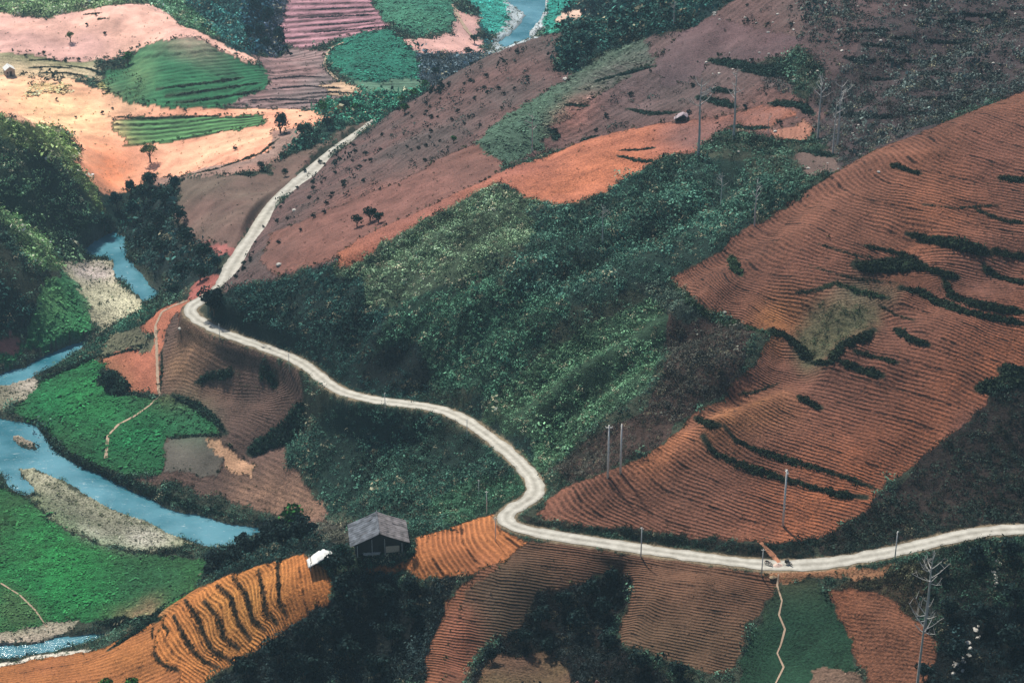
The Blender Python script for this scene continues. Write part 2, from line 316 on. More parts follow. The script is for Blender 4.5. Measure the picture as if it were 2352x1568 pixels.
field('ploughed_field', [(918,88),(985,90),(1032,74),(1050,42),(1040,12),(1060,28),(1103,40),(1096,70),(1108,120),(1000,122),(955,122),(935,104)], (.62,.36,.32), (.50,.30,.28), 0, .3)
field('meadow', [(752,135),(756,118),(785,90),(830,76),(892,68),(930,100),(960,130),(968,180),(900,186),(850,186),(800,182),(762,160)], (.015,.13,.09), (.02,.16,.11), .1, .5, None, label='smooth green mound above pale terraces')
field('terraced_field', [(800,182),(850,186),(900,186),(968,180),(985,200),(930,215),(850,212),(832,206)], (.14,.24,.17), (.09,.19,.13), .5, .3, [(0,[(800,184),(968,182)]),(4,[(835,210),(980,205)])])
field('ploughed_field', [(1270,40),(1300,26),(1345,22),(1330,46),(1305,54),(1278,50)], (.72,.50,.40), None, 0, .3)
field('meadow', [(1065,-10),(1165,-10),(1200,40),(1150,85),(1110,70),(1100,30)], (.02,.25,.24), (.04,.32,.26), 0, .6)  # the riverside meadows hold the teal of distant haze in their colour
field('gravel_bar', [(1120,128),(1128,95),(1150,70),(1170,40),(1150,-10),(1275,-10),(1262,30),(1255,60),(1235,80),(1245,100),(1215,118)], (.52,.56,.60), (.34,.42,.46), 0, .8, None, 'gravel')
field('meadow', [(1262,110),(1250,60),(1262,0),(1340,-10),(1300,24),(1270,45),(1290,60),(1270,85)], (.02,.24,.20), (.04,.30,.20), 0, .6)
SOFT = []
def soft(poly, c1, k=10, clod=None): SOFT.append((poly, c1, k, clod))
# -- near hillside behind the road
field('hillside_field', [(512,668),(540,600),(560,575),(640,470),(700,412),(760,362),(820,316),(866,290),(890,262),(1000,196),(1060,160),(1130,124),(1200,97),(1285,72),(1276,160),(1320,170),(1400,120),(1480,90),(1600,60),(1690,0),(1840,-20),(1850,80),(1800,120),(1730,150),(1760,200),(1850,225),(1900,262),(1820,330),(1700,300),(1540,284),(1350,322),(1160,380),(1130,412),(980,484),(860,545),(765,606),(700,614),(640,650),(560,650),(530,664)],
      (.135,.078,.074), (.095,.074,.072), .45, .8, [(0,[(620,520),(900,360),(1200,150)]),(20,[(640,640),(900,480),(1160,340)])], label='brown slope dotted with shrubs above the far road')
field('ploughed_field', [(1160,378),(1095,330),(1040,350),(900,425),(760,480),(620,535),(600,600),(640,640),(765,592),(900,512),(1135,407)], (.21,.095,.075), (.155,.082,.07), .15, .5, [(0,[(620,560),(900,440),(1095,340)]),(10,[(640,640),(900,512),(1135,407)])])
field('meadow', [(1092,330),(1130,292),(1200,245),(1270,200),(1400,118),(1480,88),(1512,140),(1420,192),(1310,262),(1262,290),(1272,312),(1222,352),(1162,378)], (.065,.12,.085), (.05,.10,.075), .1, .6, None, label='grey green grass strip between brown slopes')
soft([(1290,235),(1330,215),(1380,222),(1370,240),(1330,300),(1270,310),(1262,280),(1280,262)], (.26,.12,.10), 6)
field('ploughed_field', [(765,607),(775,580),(860,530),(980,475),(1060,440),(1130,405),(1180,380),(1250,360),(1350,320),(1450,298),(1520,283),(1640,270),(1700,250),(1790,243),(1822,262),(1762,300),(1690,290),(1640,310),(1600,352),(1530,357),(1480,387),(1430,412),(1390,440),(1330,465),(1270,469),(1210,452),(1180,432),(1140,420),(1120,430),(1050,464),(970,506),(885,556),(825,604),(785,614)],
      (.40,.145,.085), (.30,.115,.085), .1, .8, [(0,[(800,590),(1130,415),(1500,285)]),(12,[(1200,450),(1350,440),(1560,330)])], label='orange bare strip curving over the scrub slope')
soft([(1530,285),(1640,270),(1700,250),(1790,243),(1822,262),(1762,300),(1690,290),(1640,310),(1600,340),(1540,320)], (.23,.115,.095), 8)
field('ploughed_field', [(1770,300),(1820,292),(1850,270),(1870,300),(1840,330),(1780,322)], (.36,.17,.12), None, .3, .4, [(0,[(1775,300),(1780,322)]),(8,[(1870,280),(1850,330)])])
field('ploughed_field', [(1825,350),(1915,345),(1930,372),(1920,402),(1850,402)], (.13,.09,.08), None, .15, .5)
field('ploughed_field', [(1560,75),(1640,40),(1720,60),(1850,90),(1800,130),(1700,142),(1640,130),(1600,180),(1520,200),(1500,150)], (.13,.075,.08), (.10,.07,.08), 0, .8)
field('ploughed_field', [(864,288),(800,304),(700,374),(655,428),(610,480),(575,530),(530,590),(500,575),(450,560),(415,520),(388,495),(410,470),(408,412),(470,404),(560,404),(624,402),(626,372),(740,330),(800,290),(855,278)],
      (.165,.10,.085), (.13,.10,.08), .06, .4, [(0,[(420,420),(620,410)]),(14,[(400,500),(560,520)])], label='grey brown field between the river trees and the far road')
field('ploughed_field', [(428,693),(440,655),(478,632),(503,628),(507,650),(488,676),(455,688)], (.30,.10,.085), None, 0, .5)
field('ploughed_field', [(455,560),(520,560),(548,575),(525,590),(500,578)], (.30,.11,.10), None, 0, .4)
# -- left bank
soft([(0,520),(40,560),(100,640),(150,690),(110,700),(60,680),(0,620)], (.12,.24,.10), 8)
field('meadow', [(100,640),(150,625),(185,660),(205,710),(215,752),(150,795),(60,805),(0,850),(0,815),(60,790),(80,720)], (.03,.17,.065), (.015,.10,.05), 0, .8)
field('ploughed_field', [(-20,768),(20,770),(48,790),(42,806),(10,816),(-20,816)], (.30,.12,.11), None, 0, .4, label='small reddish plot by the left river bank')
field('gravel_bar', [(145,602),(180,590),(262,600),(265,635),(330,698),(332,712),(262,742),(235,765),(225,745),(205,720),(182,655),(150,625)], (.50,.47,.34), (.28,.31,.17), 0, 1.2, None, 'gravel')
field('gravel_bar', [(-20,890),(76,868),(84,886),(60,912),(18,938),(-20,950)], (.45,.40,.35), (.20,.20,.14), 0, 1.2, None, 'gravel')
field('gravel_bar', [(20,1003),(45,1000),(78,1016),(94,1032),(70,1036),(38,1024)], (.34,.30,.25), (.22,.18,.13), 0, 1.0, None, 'gravel')
field('meadow', [(82,882),(140,850),(240,822),(240,860),(280,900),(362,914),(395,905),(450,930),(500,970),(518,995),(385,1002),(370,1084),(290,1090),(228,1080),(150,1033),(95,985),(68,962),(20,950),(62,912)],
      (.012,.130,.045), (.022,.068,.030), .3, .8, [(0,[(90,900),(350,930)]),(14,[(120,960),(360,1020)]),(24,[(230,1080),(380,1075)])], label='deep green meadow inside the river bend')
field('ploughed_field', [(235,820),(300,800),(345,812),(356,770),(322,748),(372,706),(438,690),(428,702),(402,722),(382,760),(372,800),(366,905),(280,900),(272,862),(240,842)], (.42,.15,.095), (.36,.13,.08), .1, .6, None, label='red field on the spur beside the pale path')
field('scrub_edge', [(235,820),(300,800),(345,812),(356,790),(320,748),(250,770)], (.12,.12,.08), None, 0, .8)
field('ploughed_field', [(382,760),(402,722),(428,705),(440,738),(500,772),(570,795),(640,822),(695,868),(706,910),(690,962),(652,1010),(660,1060),(700,1100),(745,1150),(752,1200),(700,1205),(620,1180),(520,1152),(400,1112),(300,1096),(370,1086),(385,1002),(518,995),(450,930),(395,905),(366,905),(372,800)],
      (.125,.074,.060), (.092,.064,.055), .4, .8, [(0,[(420,780),(520,832),(640,862)]),(12,[(400,900),(540,930),(690,940)]),(24,[(520,1010),(600,1062),(690,1110)]),(30,[(400,1090),(560,1140),(700,1190)])], label='dark brown field sloping from the road to the river')
soft([(382,800),(480,790),(530,830),(500,860),(430,890),(380,900)], (.24,.14,.085), 8)
field('fallow_plot', [(387,1004),(468,1002),(500,1045),(516,1062),(505,1092),(372,1086)], (.115,.105,.09), None, 0, .4, label='grey fallow plot next to the green meadow')
field('fallow_plot', [(468,1004),(500,1008),(545,1042),(582,1072),(580,1092),(540,1086),(510,1052),(490,1040)], (.50,.30,.19), None, 0, .6)
soft([(520,1100),(620,1100),(700,1130),(745,1165),(720,1200),(640,1180),(540,1150)], (.27,.16,.11), 8)
field('gravel_bar', [(43,1079),(70,1074),(117,1092),(187,1132),(267,1175),(333,1197),(393,1226),(440,1248),(400,1262),(330,1264),(250,1252),(180,1226),(110,1182),(62,1141),(87,1135),(57,1102)], (.46,.44,.33), (.16,.19,.11), 0, 1.3, None, 'gravel')
field('meadow', [(-20,1120),(20,1124),(62,1146),(105,1186),(180,1236),(260,1262),(330,1272),(470,1282),(480,1312),(446,1366),(400,1392),(365,1420),(250,1426),(110,1436),(-20,1452)], (.014,.140,.042), (.028,.062,.026), .3, .9, [(0,[(0,1130),(150,1240),(460,1290)]),(30,[(0,1430),(240,1420),(420,1380)])], label='bright green meadow at the lower left of the river')
soft([(-20,1335),(45,1366),(80,1400),(95,1432),(-20,1452)], (.05,.115,.045), 5)
field('gravel_bar', [(-20,1452),(110,1434),(180,1428),(150,1462),(70,1476),(-20,1488)], (.48,.40,.33), (.10,.12,.08), 0, 1.0, None, 'gravel')
field('gravel_bar', [(-20,1524),(60,1511),(130,1500),(210,1490),(200,1500),(120,1512),(60,1524),(-20,1536)], (.60,.57,.50), None, 0, .6, None, 'gravel')
# -- spur with the hut, foreground
field('terraced_field', [(-20,1532),(70,1518),(150,1506),(240,1487),(270,1470),(330,1440),(378,1398),(450,1352),(530,1318),(600,1298),(690,1274),(722,1290),(768,1340),(765,1370),(720,1400),(650,1440),(560,1510),(500,1545),(440,1590),(-20,1590)],
      (.41,.160,.048), (.34,.118,.040), .8, .8,
      [(33,[(353,1495),(373,1525),(410,1540)]),(26,[(400,1425),(420,1455),(440,1490),(490,1528)]),(21,[(427,1382),(455,1420),(480,1480),(520,1510)]),(17,[(467,1379),(500,1415),(515,1465),(550,1490)]),(13,[(497,1342),(530,1370),(548,1430),(575,1468)]),(9,[(533,1322),(565,1365),(580,1420),(610,1448)]),(4,[(593,1308),(605,1360),(610,1405),(637,1432)]),(0,[(637,1292),(640,1340),(645,1385),(660,1415)]),(-6,[(690,1280),(700,1340),(712,1400)]),(-11,[(740,1310),(755,1370)])],
      label='golden orange terraces on the spur below the hut')
field('ploughed_field', [(-20,1534),(150,1508),(240,1489),(330,1448),(372,1420),(352,1470),(350,1500),(372,1528),(412,1545),(402,1590),(-20,1590)], (.34,.135,.045), (.24,.09,.04), .5, .7, [(0,[(-20,1550),(200,1510),(340,1455)]),(9,[(0,1590),(250,1560),(360,1520)])])
field('ploughed_field', [(866,1318),(828,1310),(880,1302),(932,1292),(955,1262),(948,1237),(1010,1216),(1070,1198),(1132,1180),(1142,1206),(1160,1222),(1210,1240),(1155,1290),(1082,1322),(1000,1326),(930,1316)],
      (.42,.165,.06), (.36,.13,.055), .95, .4, [(-7,[(895,1300),(905,1316)]),(0,[(962,1240),(966,1275),(985,1310)]),(4,[(1010,1218),(1015,1260),(1045,1310)]),(9,[(1061,1205),(1067,1245),(1094,1285),(1112,1300)]),(14,[(1120,1184),(1124,1212),(1148,1245),(1170,1262)]),(17,[(1170,1225),(1200,1245)])],
      label='orange furrowed field between the hut and the road bend')
N4 = [(1205,1240),(1290,1246),(1380,1259),(1470,1274),(1600,1293),(1740,1311),(1788,1340),(1750,1400),(1712,1450),(1692,1530),(1640,1545),(1560,1530),(1480,1502),(1420,1472),(1438,1400),(1452,1330),(1430,1290),(1385,1330),(1320,1342),(1250,1352),(1222,1400),(1180,1452),(1100,1490),(1062,1590),(968,1590),(990,1480),(1012,1420),(1030,1380),(1092,1322),(1155,1290)]
G4 = [(0,[(1180,1240),(1300,1256),(1500,1286),(1740,1326)]),(8,[(1130,1300),(1300,1325),(1500,1350),(1740,1392)]),(15,[(1060,1365),(1240,1390),(1450,1410),(1700,1455)]),(22,[(1020,1430),(1170,1452),(1430,1470),(1680,1525)]),(30,[(990,1500),(1080,1515),(1400,1560)]),(37,[(975,1560),(1070,1580)])]
field('ploughed_field', N4, (.140,.070,.045), (.105,.064,.040), .8, .5, G4, label='dark brown furrowed field below the road')
field('ploughed_field', [(1092,1322),(1140,1296),(1150,1310),(1090,1345),(1050,1400),(1035,1480),(1000,1590),(968,1590),(990,1480),(1012,1420),(1030,1380)], (.20,.082,.045), None, .85, .5, G4)
field('fallow_plot', [(1098,1590),(1110,1540),(1150,1506),(1250,1500),(1310,1540),(1320,1590)], (.10,.085,.04), (.13,.075,.05), .3, .9, G4)
field('ploughed_field', [(1742,1312),(1800,1312),(1900,1308),(2000,1300),(2060,1295),(2010,1322),(1920,1330),(1830,1338),(1795,1345),(1770,1330)], (.30,.155,.085), None, 0, .8)
field('crop_field', [(1696,1590),(1712,1500),(1752,1404),(1790,1350),(1838,1336),(1882,1352),(1922,1420),(1966,1500),(1962,1532),(1900,1590)], (.010,.042,.026), (.018,.055,.030), .05, .9, None, label='dark green triangular plot split by a worn path')
field('ploughed_field', [(1896,1368),(1960,1346),(2040,1368),(2100,1428),(2152,1468),(2156,1500),(2110,1590),(1992,1590),(1966,1500),(1924,1420)], (.22,.082,.042), (.17,.072,.042), .35, .9, [(0,[(1930,1400),(2050,1415),(2130,1450)]),(8,[(1960,1480),(2080,1495),(2150,1510)]),(16,[(1990,1565),(2110,1570)])], label='reddish brown field beside the green triangular plot')
field('fallow_plot', [(1850,1590),(1870,1540),(1960,1532),(1990,1590)], (.17,.11,.08), None, 0, .9)
# -- big furrowed hillside on the right
M1 = [(1540,641),(1620,601),(1700,540),(1780,488),(1870,424),(2000,349),(2130,298),(2250,248),(2420,185),(2420,860),(2352,872),(2290,885),(2235,960),(2150,1030),(2060,1098),(2000,1160),(1950,1200),(1870,1235),(1780,1248),(1720,1242),(1600,1236),(1480,1219),(1350,1206),(1250,1196),(1230,1180),(1252,1150),(1290,1122),(1400,1080),(1500,1040),(1545,1000),(1580,962),(1650,925),(1690,872),(1750,810),(1772,765),(1700,745),(1640,725),(1598,690)]
GM = [(0,[(2130,300),(2200,335),(2352,380)]),(9,[(1980,360),(2050,400),(2200,440),(2352,470)]),(18,[(1870,428),(1940,470),(2060,500),(2352,560)]),(32,[(1690,545),(1790,590),(1960,625),(2150,650)]),(40,[(2070,660),(2150,690),(2270,725),(2352,742)]),(48,[(1555,645),(1640,700),(1740,742),(1830,775)]),(40,[(1612,609),(1678,652),(1768,689),(1900,710)]),
      (55,[(1965,805),(2060,830),(2200,870)]),(66,[(1700,880),(1800,915),(1880,935),(2050,985),(2150,1020)]),(78,[(1668,985),(1760,1040),(1900,1080),(1998,1115)]),(82,[(1618,1005),(1700,1065),(1860,1115),(1985,1142)]),(91,[(1480,1050),(1540,1100),(1700,1165),(1850,1210)]),(97,[(1390,1085),(1440,1140),(1540,1190),(1700,1235)]),(103,[(1300,1120),(1340,1165),(1420,1205)]),(107,[(1240,1165),(1262,1192)])]
field('ploughed_field', M1, (.180,.077,.050), (.138,.062,.044), 1.0, .9, GM, label='great reddish furrowed field covering the hillside')
soft([(1700,1240),(1760,1180),(1900,1080),(2050,980),(2200,880),(2300,760),(2420,640),(2420,860),(2352,872),(2290,885),(2235,960),(2150,1030),(2060,1098),(2000,1160),(1950,1200),(1870,1235),(1780,1248)], (.32,.105,.045), 26)
soft([(1700,750),(1790,690),(1850,700),(1840,740),(1790,768),(1740,755)], (.38,.16,.055), 8)
soft([(2000,560),(2060,480),(2250,420),(2300,500),(2260,560),(2180,545),(2085,545)], (.32,.115,.055), 24)
soft([(1838,712),(1900,690),(1990,700),(2010,745),(1930,790),(1900,832),(1862,832),(1832,780)], (.10,.115,.065), 5)
soft([(1885,662),(1940,650),(2050,668),(2040,690),(1970,690),(1900,685)], (.13,.14,.09), 4)
soft([(2196,1010),(2262,958),(2420,925),(2420,1085),(2262,1092)], (.17,.085,.075), 8)
soft([(2180,1110),(2420,1060),(2420,1160),(2260,1170)], (.13,.07,.06), 14)

wk = np.clip(np.hypot(gx, gy)/330, 1, 2)
xw = gx+((fbm(gx, gy, 4.5, 31, 3)-.5)*2.6+(fbm(gx, gy, 1.2, 33, 1)-.5)*.7)*wk; yw = gy+((fbm(gx, gy, 4.5, 41, 3)-.5)*2.6+(fbm(gx, gy, 1.2, 43, 1)-.5)*.7)*wk
cls = np.full(gx.shape, -1, np.int16)
for i, f in enumerate(F):
    f['w'] = world_poly(f['poly']); cls[inside(xw, yw, f['w'])] = i
cls[gy < 235] = -1
# patches of scrub of different character: outline, leaf colour, density, size
ST = []
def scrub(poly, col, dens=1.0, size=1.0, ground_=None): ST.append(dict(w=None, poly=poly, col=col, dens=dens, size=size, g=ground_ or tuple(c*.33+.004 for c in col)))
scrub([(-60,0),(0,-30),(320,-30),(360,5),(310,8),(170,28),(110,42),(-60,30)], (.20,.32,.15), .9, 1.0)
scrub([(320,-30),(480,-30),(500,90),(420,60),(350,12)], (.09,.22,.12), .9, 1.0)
scrub([(400,-30),(560,-30),(575,128),(520,105),(470,60)], (.02,.13,.13), .8, 1.3)  # patches from here to the distant river carry haze blue in their leaf colour
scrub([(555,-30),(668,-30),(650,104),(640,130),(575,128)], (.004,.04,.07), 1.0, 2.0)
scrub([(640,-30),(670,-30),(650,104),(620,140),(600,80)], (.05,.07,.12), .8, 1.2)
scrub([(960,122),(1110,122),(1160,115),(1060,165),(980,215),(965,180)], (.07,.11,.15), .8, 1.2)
scrub([(1103,40),(1140,0),(1120,60),(1115,90),(1108,122)], (.01,.12,.15), .9, 1.5)
scrub([(720,215),(830,206),(880,215),(985,195),(1000,196),(930,240),(866,290),(800,285),(740,290),(700,250)], (.02,.16,.11), 1.0, 1.3)
scrub([(620,262),(760,262),(800,285),(740,330),(626,372),(640,300)], (.015,.09,.07), 1.0, 1.4)
scrub([(-60,255),(20,262),(130,290),(180,350),(170,370),(240,448),(225,480),(190,440),(120,350),(60,330),(-60,300)], (.20,.30,.10), 1.0, 1.1)
scrub([(-60,300),(60,330),(120,350),(190,440),(240,490),(210,560),(150,600),(110,540),(40,480),(-60,420)], (.075,.15,.085), 1.0, 1.1)
scrub([(-60,440),(40,480),(110,560),(140,620),(100,640),(0,520),(-60,500)], (.14,.27,.11), 1.0, 1.0)
scrub([(-60,600),(60,680),(110,700),(90,770),(40,775),(-60,765)], (.010,.05,.045), 1.0, 1.4)
scrub([(235,500),(280,450),(330,412),(412,405),(410,470),(390,500),(450,560),(520,580),(512,640),(440,650),(400,690),(300,560),(270,520)], (.012,.045,.045), 1.1, 1.5)
scrub([(225,480),(290,440),(335,412),(340,470),(270,530),(210,555)], (.012,.075,.06), 1.0, 1.3)
scrub([(235,765),(330,712),(380,705),(320,748),(250,800),(232,822),(140,850),(80,880),(200,800)], (.02,.08,.055), 1.0, 1.1)
scrub([(465,700),(510,665),(620,650),(780,607),(880,542),(1000,620),(900,740),(860,860),(1030,930),(870,915),(780,890),(715,843),(570,780),(465,735)], (.013,.055,.050), 1.1, 1.25)
scrub([(780,607),(880,542),(1050,452),(1140,425),(1230,460),(1200,560),(1040,660),(900,700)], (.115,.19,.115), 1.0, 1.0)
scrub([(1230,460),(1340,465),(1480,387),(1600,352),(1860,430),(1620,600),(1540,641),(1300,700),(1150,650),(1200,560)], (.034,.100,.078), 1.1, 1.2)
scrub([(900,700),(1040,660),(1150,650),(1300,700),(1250,800),(1120,930),(960,880),(860,800)], (.040,.125,.082), 1.1, 1.1)
scrub([(870,800),(960,800),(1010,850),(1000,900),(900,905),(840,880)], (.004,.022,.024), 1.1, 1.2)
scrub([(1100,980),(1200,850),(1330,760),(1540,650),(1545,760),(1480,900),(1320,1020),(1260,1090),(1240,1080)], (.070,.165,.095), 1.0, 1.0)
scrub([(1030,940),(1120,930),(1250,1080),(1235,1100),(1190,1040)], (.02,.07,.06), 1.0, 1.0)
scrub([(1540,700),(1640,725),(1775,765),(1690,872),(1600,940),(1545,1000),(1400,1080),(1290,1120),(1250,1090),(1330,1030),(1480,950),(1530,850)], (.050,.050,.045), .9, .9, (.055,.035,.03))
scrub([(1460,640),(1540,641),(1640,725),(1600,740),(1500,700)], (.05,.085,.07), .9, .9)
scrub([(1700,-30),(2420,-30),(2420,190),(2250,245),(2130,296),(2000,350),(1920,400),(1930,360),(1830,270),(1900,200),(1850,100)], (.042,.056,.056), .45, 1.1, (.085,.056,.058))
scrub([(1900,200),(2000,60),(2180,-30),(2420,-30),(2420,190),(2250,245),(2130,296),(2000,350),(1920,400),(1930,340),(1850,290)], (.044,.062,.064), .62, 1.15, (.062,.046,.050))
scrub([(1283,75),(1340,-30),(1700,-30),(1690,0),(1600,60),(1480,88),(1400,118),(1320,168),(1276,162)], (.010,.060,.055), 1.2, 1.5, (.004,.02,.02))
scrub([(1600,170),(1760,150),(1850,225),(1760,235),(1640,200)], (.05,.06,.065), .5, 1.0, (.11,.08,.08))
scrub([(690,905),(760,905),(990,950),(1100,1010),(1200,1090),(1225,1130),(1160,1172),(1010,1214),(950,1235),(900,1210),(800,1200),(740,1150),(660,1050),(655,1010)], (.024,.080,.062), 1.1, 1.15)
scrub([(1060,1100),(1200,1090),(1225,1130),(1160,1172),(1010,1214),(990,1180)], (.028,.09,.055), 1.0, .9)
scrub([(590,1205),(700,1200),(750,1200),(800,1205),(800,1290),(690,1272),(530,1316),(450,1350),(380,1395),(470,1310),(480,1265),(590,1245)], (.010,.035,.034), 1.0, 1.3)
scrub([(700,1205),(750,1200),(800,1205),(800,1250),(740,1240)], (.10,.10,.08), .8, .9)
scrub([(440,1590),(560,1510),(650,1440),(765,1370),(768,1330),(830,1310),(930,1316),(1082,1322),(1030,1380),(968,1590)], (.010,.020,.023), 1.2, 1.3, (.006,.009,.010))
scrub([(1062,1590),(1100,1490),(1180,1452),(1222,1400),(1250,1352),(1320,1342),(1385,1330),(1430,1290),(1452,1330),(1438,1400),(1420,1472),(1560,1590)], (.010,.016,.019), 1.2, 1.3, (.012,.009,.009))
scrub([(1200,1190),(1480,1219),(1720,1242),(1780,1248),(1870,1235),(1880,1290),(1800,1292),(1470,1250),(1220,1212)], (.010,.026,.022), 1.2, .9, (.02,.018,.014))
scrub([(1870,1235),(1950,1200),(2060,1098),(2235,960),(2290,885),(2420,860),(2420,1205),(2300,1212),(2060,1260),(1900,1290)], (.014,.026,.022), 1.1, 1.1, (.03,.022,.02))
scrub([(2060,1295),(2250,1235),(2420,1225),(2420,1600),(2100,1600),(2156,1500),(2100,1420),(2040,1360),(1960,1340),(1900,1335)], (.012,.036,.026), 1.1, 1.2, (.012,.014,.012))
scrub([(1900,1335),(2060,1295),(2140,1290),(2160,1400),(2100,1425),(2040,1364),(1960,1345)], (.035,.035,.02), .9, 1.0, (.04,.028,.018))
scrub([(2180,1400),(2420,1380),(2420,1600),(2120,1600),(2160,1500)], (.005,.014,.017), 1.1, 1.3, (.006,.008,.008))
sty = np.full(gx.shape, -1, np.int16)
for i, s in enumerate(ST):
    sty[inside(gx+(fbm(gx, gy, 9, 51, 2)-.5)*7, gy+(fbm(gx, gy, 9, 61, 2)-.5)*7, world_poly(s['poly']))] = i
DEF = dict(col=(.03,.075,.055), dens=1.0, size=1.1, g=(.04,.05,.035))

# per-vertex ground colour, furrow number, furrow and clod strength
n1 = np.clip((fbm(gx, gy, 26, 71, 4)-.3)*2.5, 0, 1); n2 = fbm(gx, gy, 2.2, 81, 2)
col = np.zeros((len(gx), 4), np.float32); col[:, 3] = 1
rowp = np.zeros(len(gx), np.float32); rowa = np.zeros(len(gx), np.float32); clod = np.full(len(gx), .7, np.float32)
mot = (n2-.5)[:, None]
for i in range(-1, len(ST)):
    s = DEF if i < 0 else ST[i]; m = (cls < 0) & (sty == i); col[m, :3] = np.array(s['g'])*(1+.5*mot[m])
for i, f in enumerate(F):
    m = np.where(cls == i)[0]
    if not len(m): continue
    t = n1[m][:, None]; col[m, :3] = (np.array(f['c1'])*(1-t)+np.array(f['c2'])*t)*(1+.22*mot[m]); rowa[m] = f['rows']; clod[m] = f['clod']
    if f['guide']:
        P, V = [], []
        for val, L in f['guide']:
            q = densify(L, 45); c3 = cast(q[:, 0], q[:, 1]); P += [tuple(p[:2]) for p in c3]; V += [val]*len(q)
        rowp[m] = RBF(P, V, 3.0, lam=5e-3)(gx[m], gy[m])*(1.45 if f['guide'] in (GM, G4) else 1)
    else:
        rowp[m] = Z.ravel()[m]/.9; 
soft([(1230,1180),(1400,1090),(1550,1060),(1640,1120),(1600,1230),(1400,1205)], (.125,.058,.040), 22); soft([(1700,600),(1900,560),(1950,680),(1850,700),(1700,680)], (.135,.058,.042), 24)
soft([(1900,900),(2100,820),(2200,900),(2050,980),(1900,1000)], (.125,.052,.036), 24); soft([(2200,330),(2352,280),(2352,420),(2200,400)], (.14,.058,.045), 20); soft([(2150,600),(2352,560),(2352,700),(2180,690)], (.13,.062,.05), 16)
soft([(1620,960),(1800,900),(1850,930),(1700,990),(1600,1010)], (.26,.115,.055), 10); soft([(1400,1080),(1560,980),(1600,1000),(1480,1080)], (.30,.12,.06), 8)
soft([(1100,1340),(1300,1350),(1250,1420),(1100,1440)], (.085,.06,.042), 12); soft([(1500,1300),(1740,1330),(1720,1380),(1500,1380)], (.14,.072,.045), 14); soft([(1030,1400),(1120,1400),(1100,1560),(980,1568)], (.20,.08,.05), 8)
soft([(700,480),(1000,380),(1100,430),(800,540)], (.20,.095,.08), 16); soft([(1300,180),(1700,80),(1700,140),(1400,260)], (.11,.08,.085), 20); soft([(0,180),(160,200),(300,300),(200,320),(60,270)], (.90,.55,.32), 10); soft([(220,330),(330,380),(310,430),(240,440),(190,380)], (.72,.25,.12), 10)
soft([(300,70),(420,60),(520,110),(420,90)], (.62,.36,.32), 8); soft([(1160,430),(1300,400),(1450,330),(1450,400),(1300,460)], (.46,.16,.085), 12); soft([(1500,300),(1780,260),(1700,300),(1600,345)], (.19,.095,.085), 8)
soft([(180,1190),(260,1200),(390,1230),(420,1245),(330,1250),(200,1225)], (.66,.63,.56), 6); soft([(60,1085),(110,1100),(240,1180),(180,1170)], (.60,.56,.44), 5); soft([(110,1110),(330,1210),(300,1250),(120,1180)], (.20,.20,.15), 6); soft([(150,605),(260,602),(255,640),(170,640)], (.48,.42,.40), 5); soft([(240,650),(320,700),(260,735),(200,690)], (.62,.60,.44), 6)
soft([(120,900),(240,860),(280,940),(160,980)], (.02,.17,.05), 12); soft([(60,1160),(180,1260),(300,1300),(200,1400),(60,1330)], (.02,.19,.05), 18); soft([(250,1290),(430,1300),(400,1390),(250,1400)], (.02,.085,.035), 14); soft([(300,1400),(380,1360),(360,1420),(200,1430)], (.16,.12,.07), 6); soft([(380,940),(480,960),(490,990),(390,995)], (.03,.12,.06), 8)
soft([(420,1400),(600,1320),(660,1330),(620,1430),(500,1520)], (.45,.20,.055), 14); soft([(290,150),(330,130),(340,210),(290,225)], (.14,.22,.10), 8)
def blur(a, k):
    a = a.reshape(GX.shape).astype(float)
    for ax in (0, 1):
        for _ in range(2):
            p = np.concatenate([np.repeat(a.take([0], ax), k+1, ax), a, np.repeat(a.take([-1], ax), k, ax)], ax); c_ = np.cumsum(p, ax)
            n_ = a.shape[ax]; a = (c_.take(range(2*k+1, 2*k+1+n_), ax)-c_.take(range(n_), ax))/(2*k+1)
    return a.ravel()
for poly, c1, k_, cl_ in SOFT:
    m = blur(inside(gx+(n1-.5)*4, yw, world_poly(poly)), k_)*(cls >= 0); t = np.clip(m*1.15*(.6+.8*n2), 0, 1)[:, None]
    col[:, :3] = col[:, :3]*(1-t)+np.array(c1)*(.85+.3*n2[:, None])*t; rowa *= (1-t[:, 0]*(c1[1] > c1[0]*.95))
vs = np.where(rd < 3.4)[0]                      # worn verge beside the road
kv = np.clip((2.75-rd[vs])/.5+(n2[vs]-.5)*2.2, 0, 1)[:, None]
col[vs, :3] = col[vs, :3]*(1-kv)+np.array((.21,.17,.115))*kv; rowa[vs] *= (1-kv[:, 0])
bank = (Z.ravel() < .25) & (gy > 240); col[bank, :3] = (.10,.12,.10); rowa[bank] = 0

# ------------------------------------------------------------------ materials
def mat(name): 
    m = bpy.data.materials.new(name); m.use_nodes = True; t = m.node_tree; return m, t, t.nodes['Principled BSDF'], t.nodes.new, t.links.new
def simple(name, c, rough=.8, metal=0, noise=.25, scale=3.0):
    m, t, b, N, L = mat(name)
    b.inputs['Roughness'].default_value = rough; b.inputs['Metallic'].default_value = metal; b.inputs['Specular IOR Level'].default_value = .3
    tc = N('ShaderNodeTexCoord'); n = N('ShaderNodeTexNoise'); n.inputs['Scale'].default_value = scale; n.inputs['Detail'].default_value = 4
    L(tc.outputs['Object'], n.inputs['Vector']); r = N('ShaderNodeMapRange'); r.inputs[3].default_value = 1-noise*1.6; r.inputs[4].default_value = 1+noise*1.6
    L(n.outputs[0], r.inputs[0]); x = N('ShaderNodeVectorMath'); x.operation = 'SCALE'; x.inputs[0].default_value = c[:3]; L(r.outputs[0], x.inputs['Scale'])
    L(x.outputs[0], b.inputs['Base Color']); return m
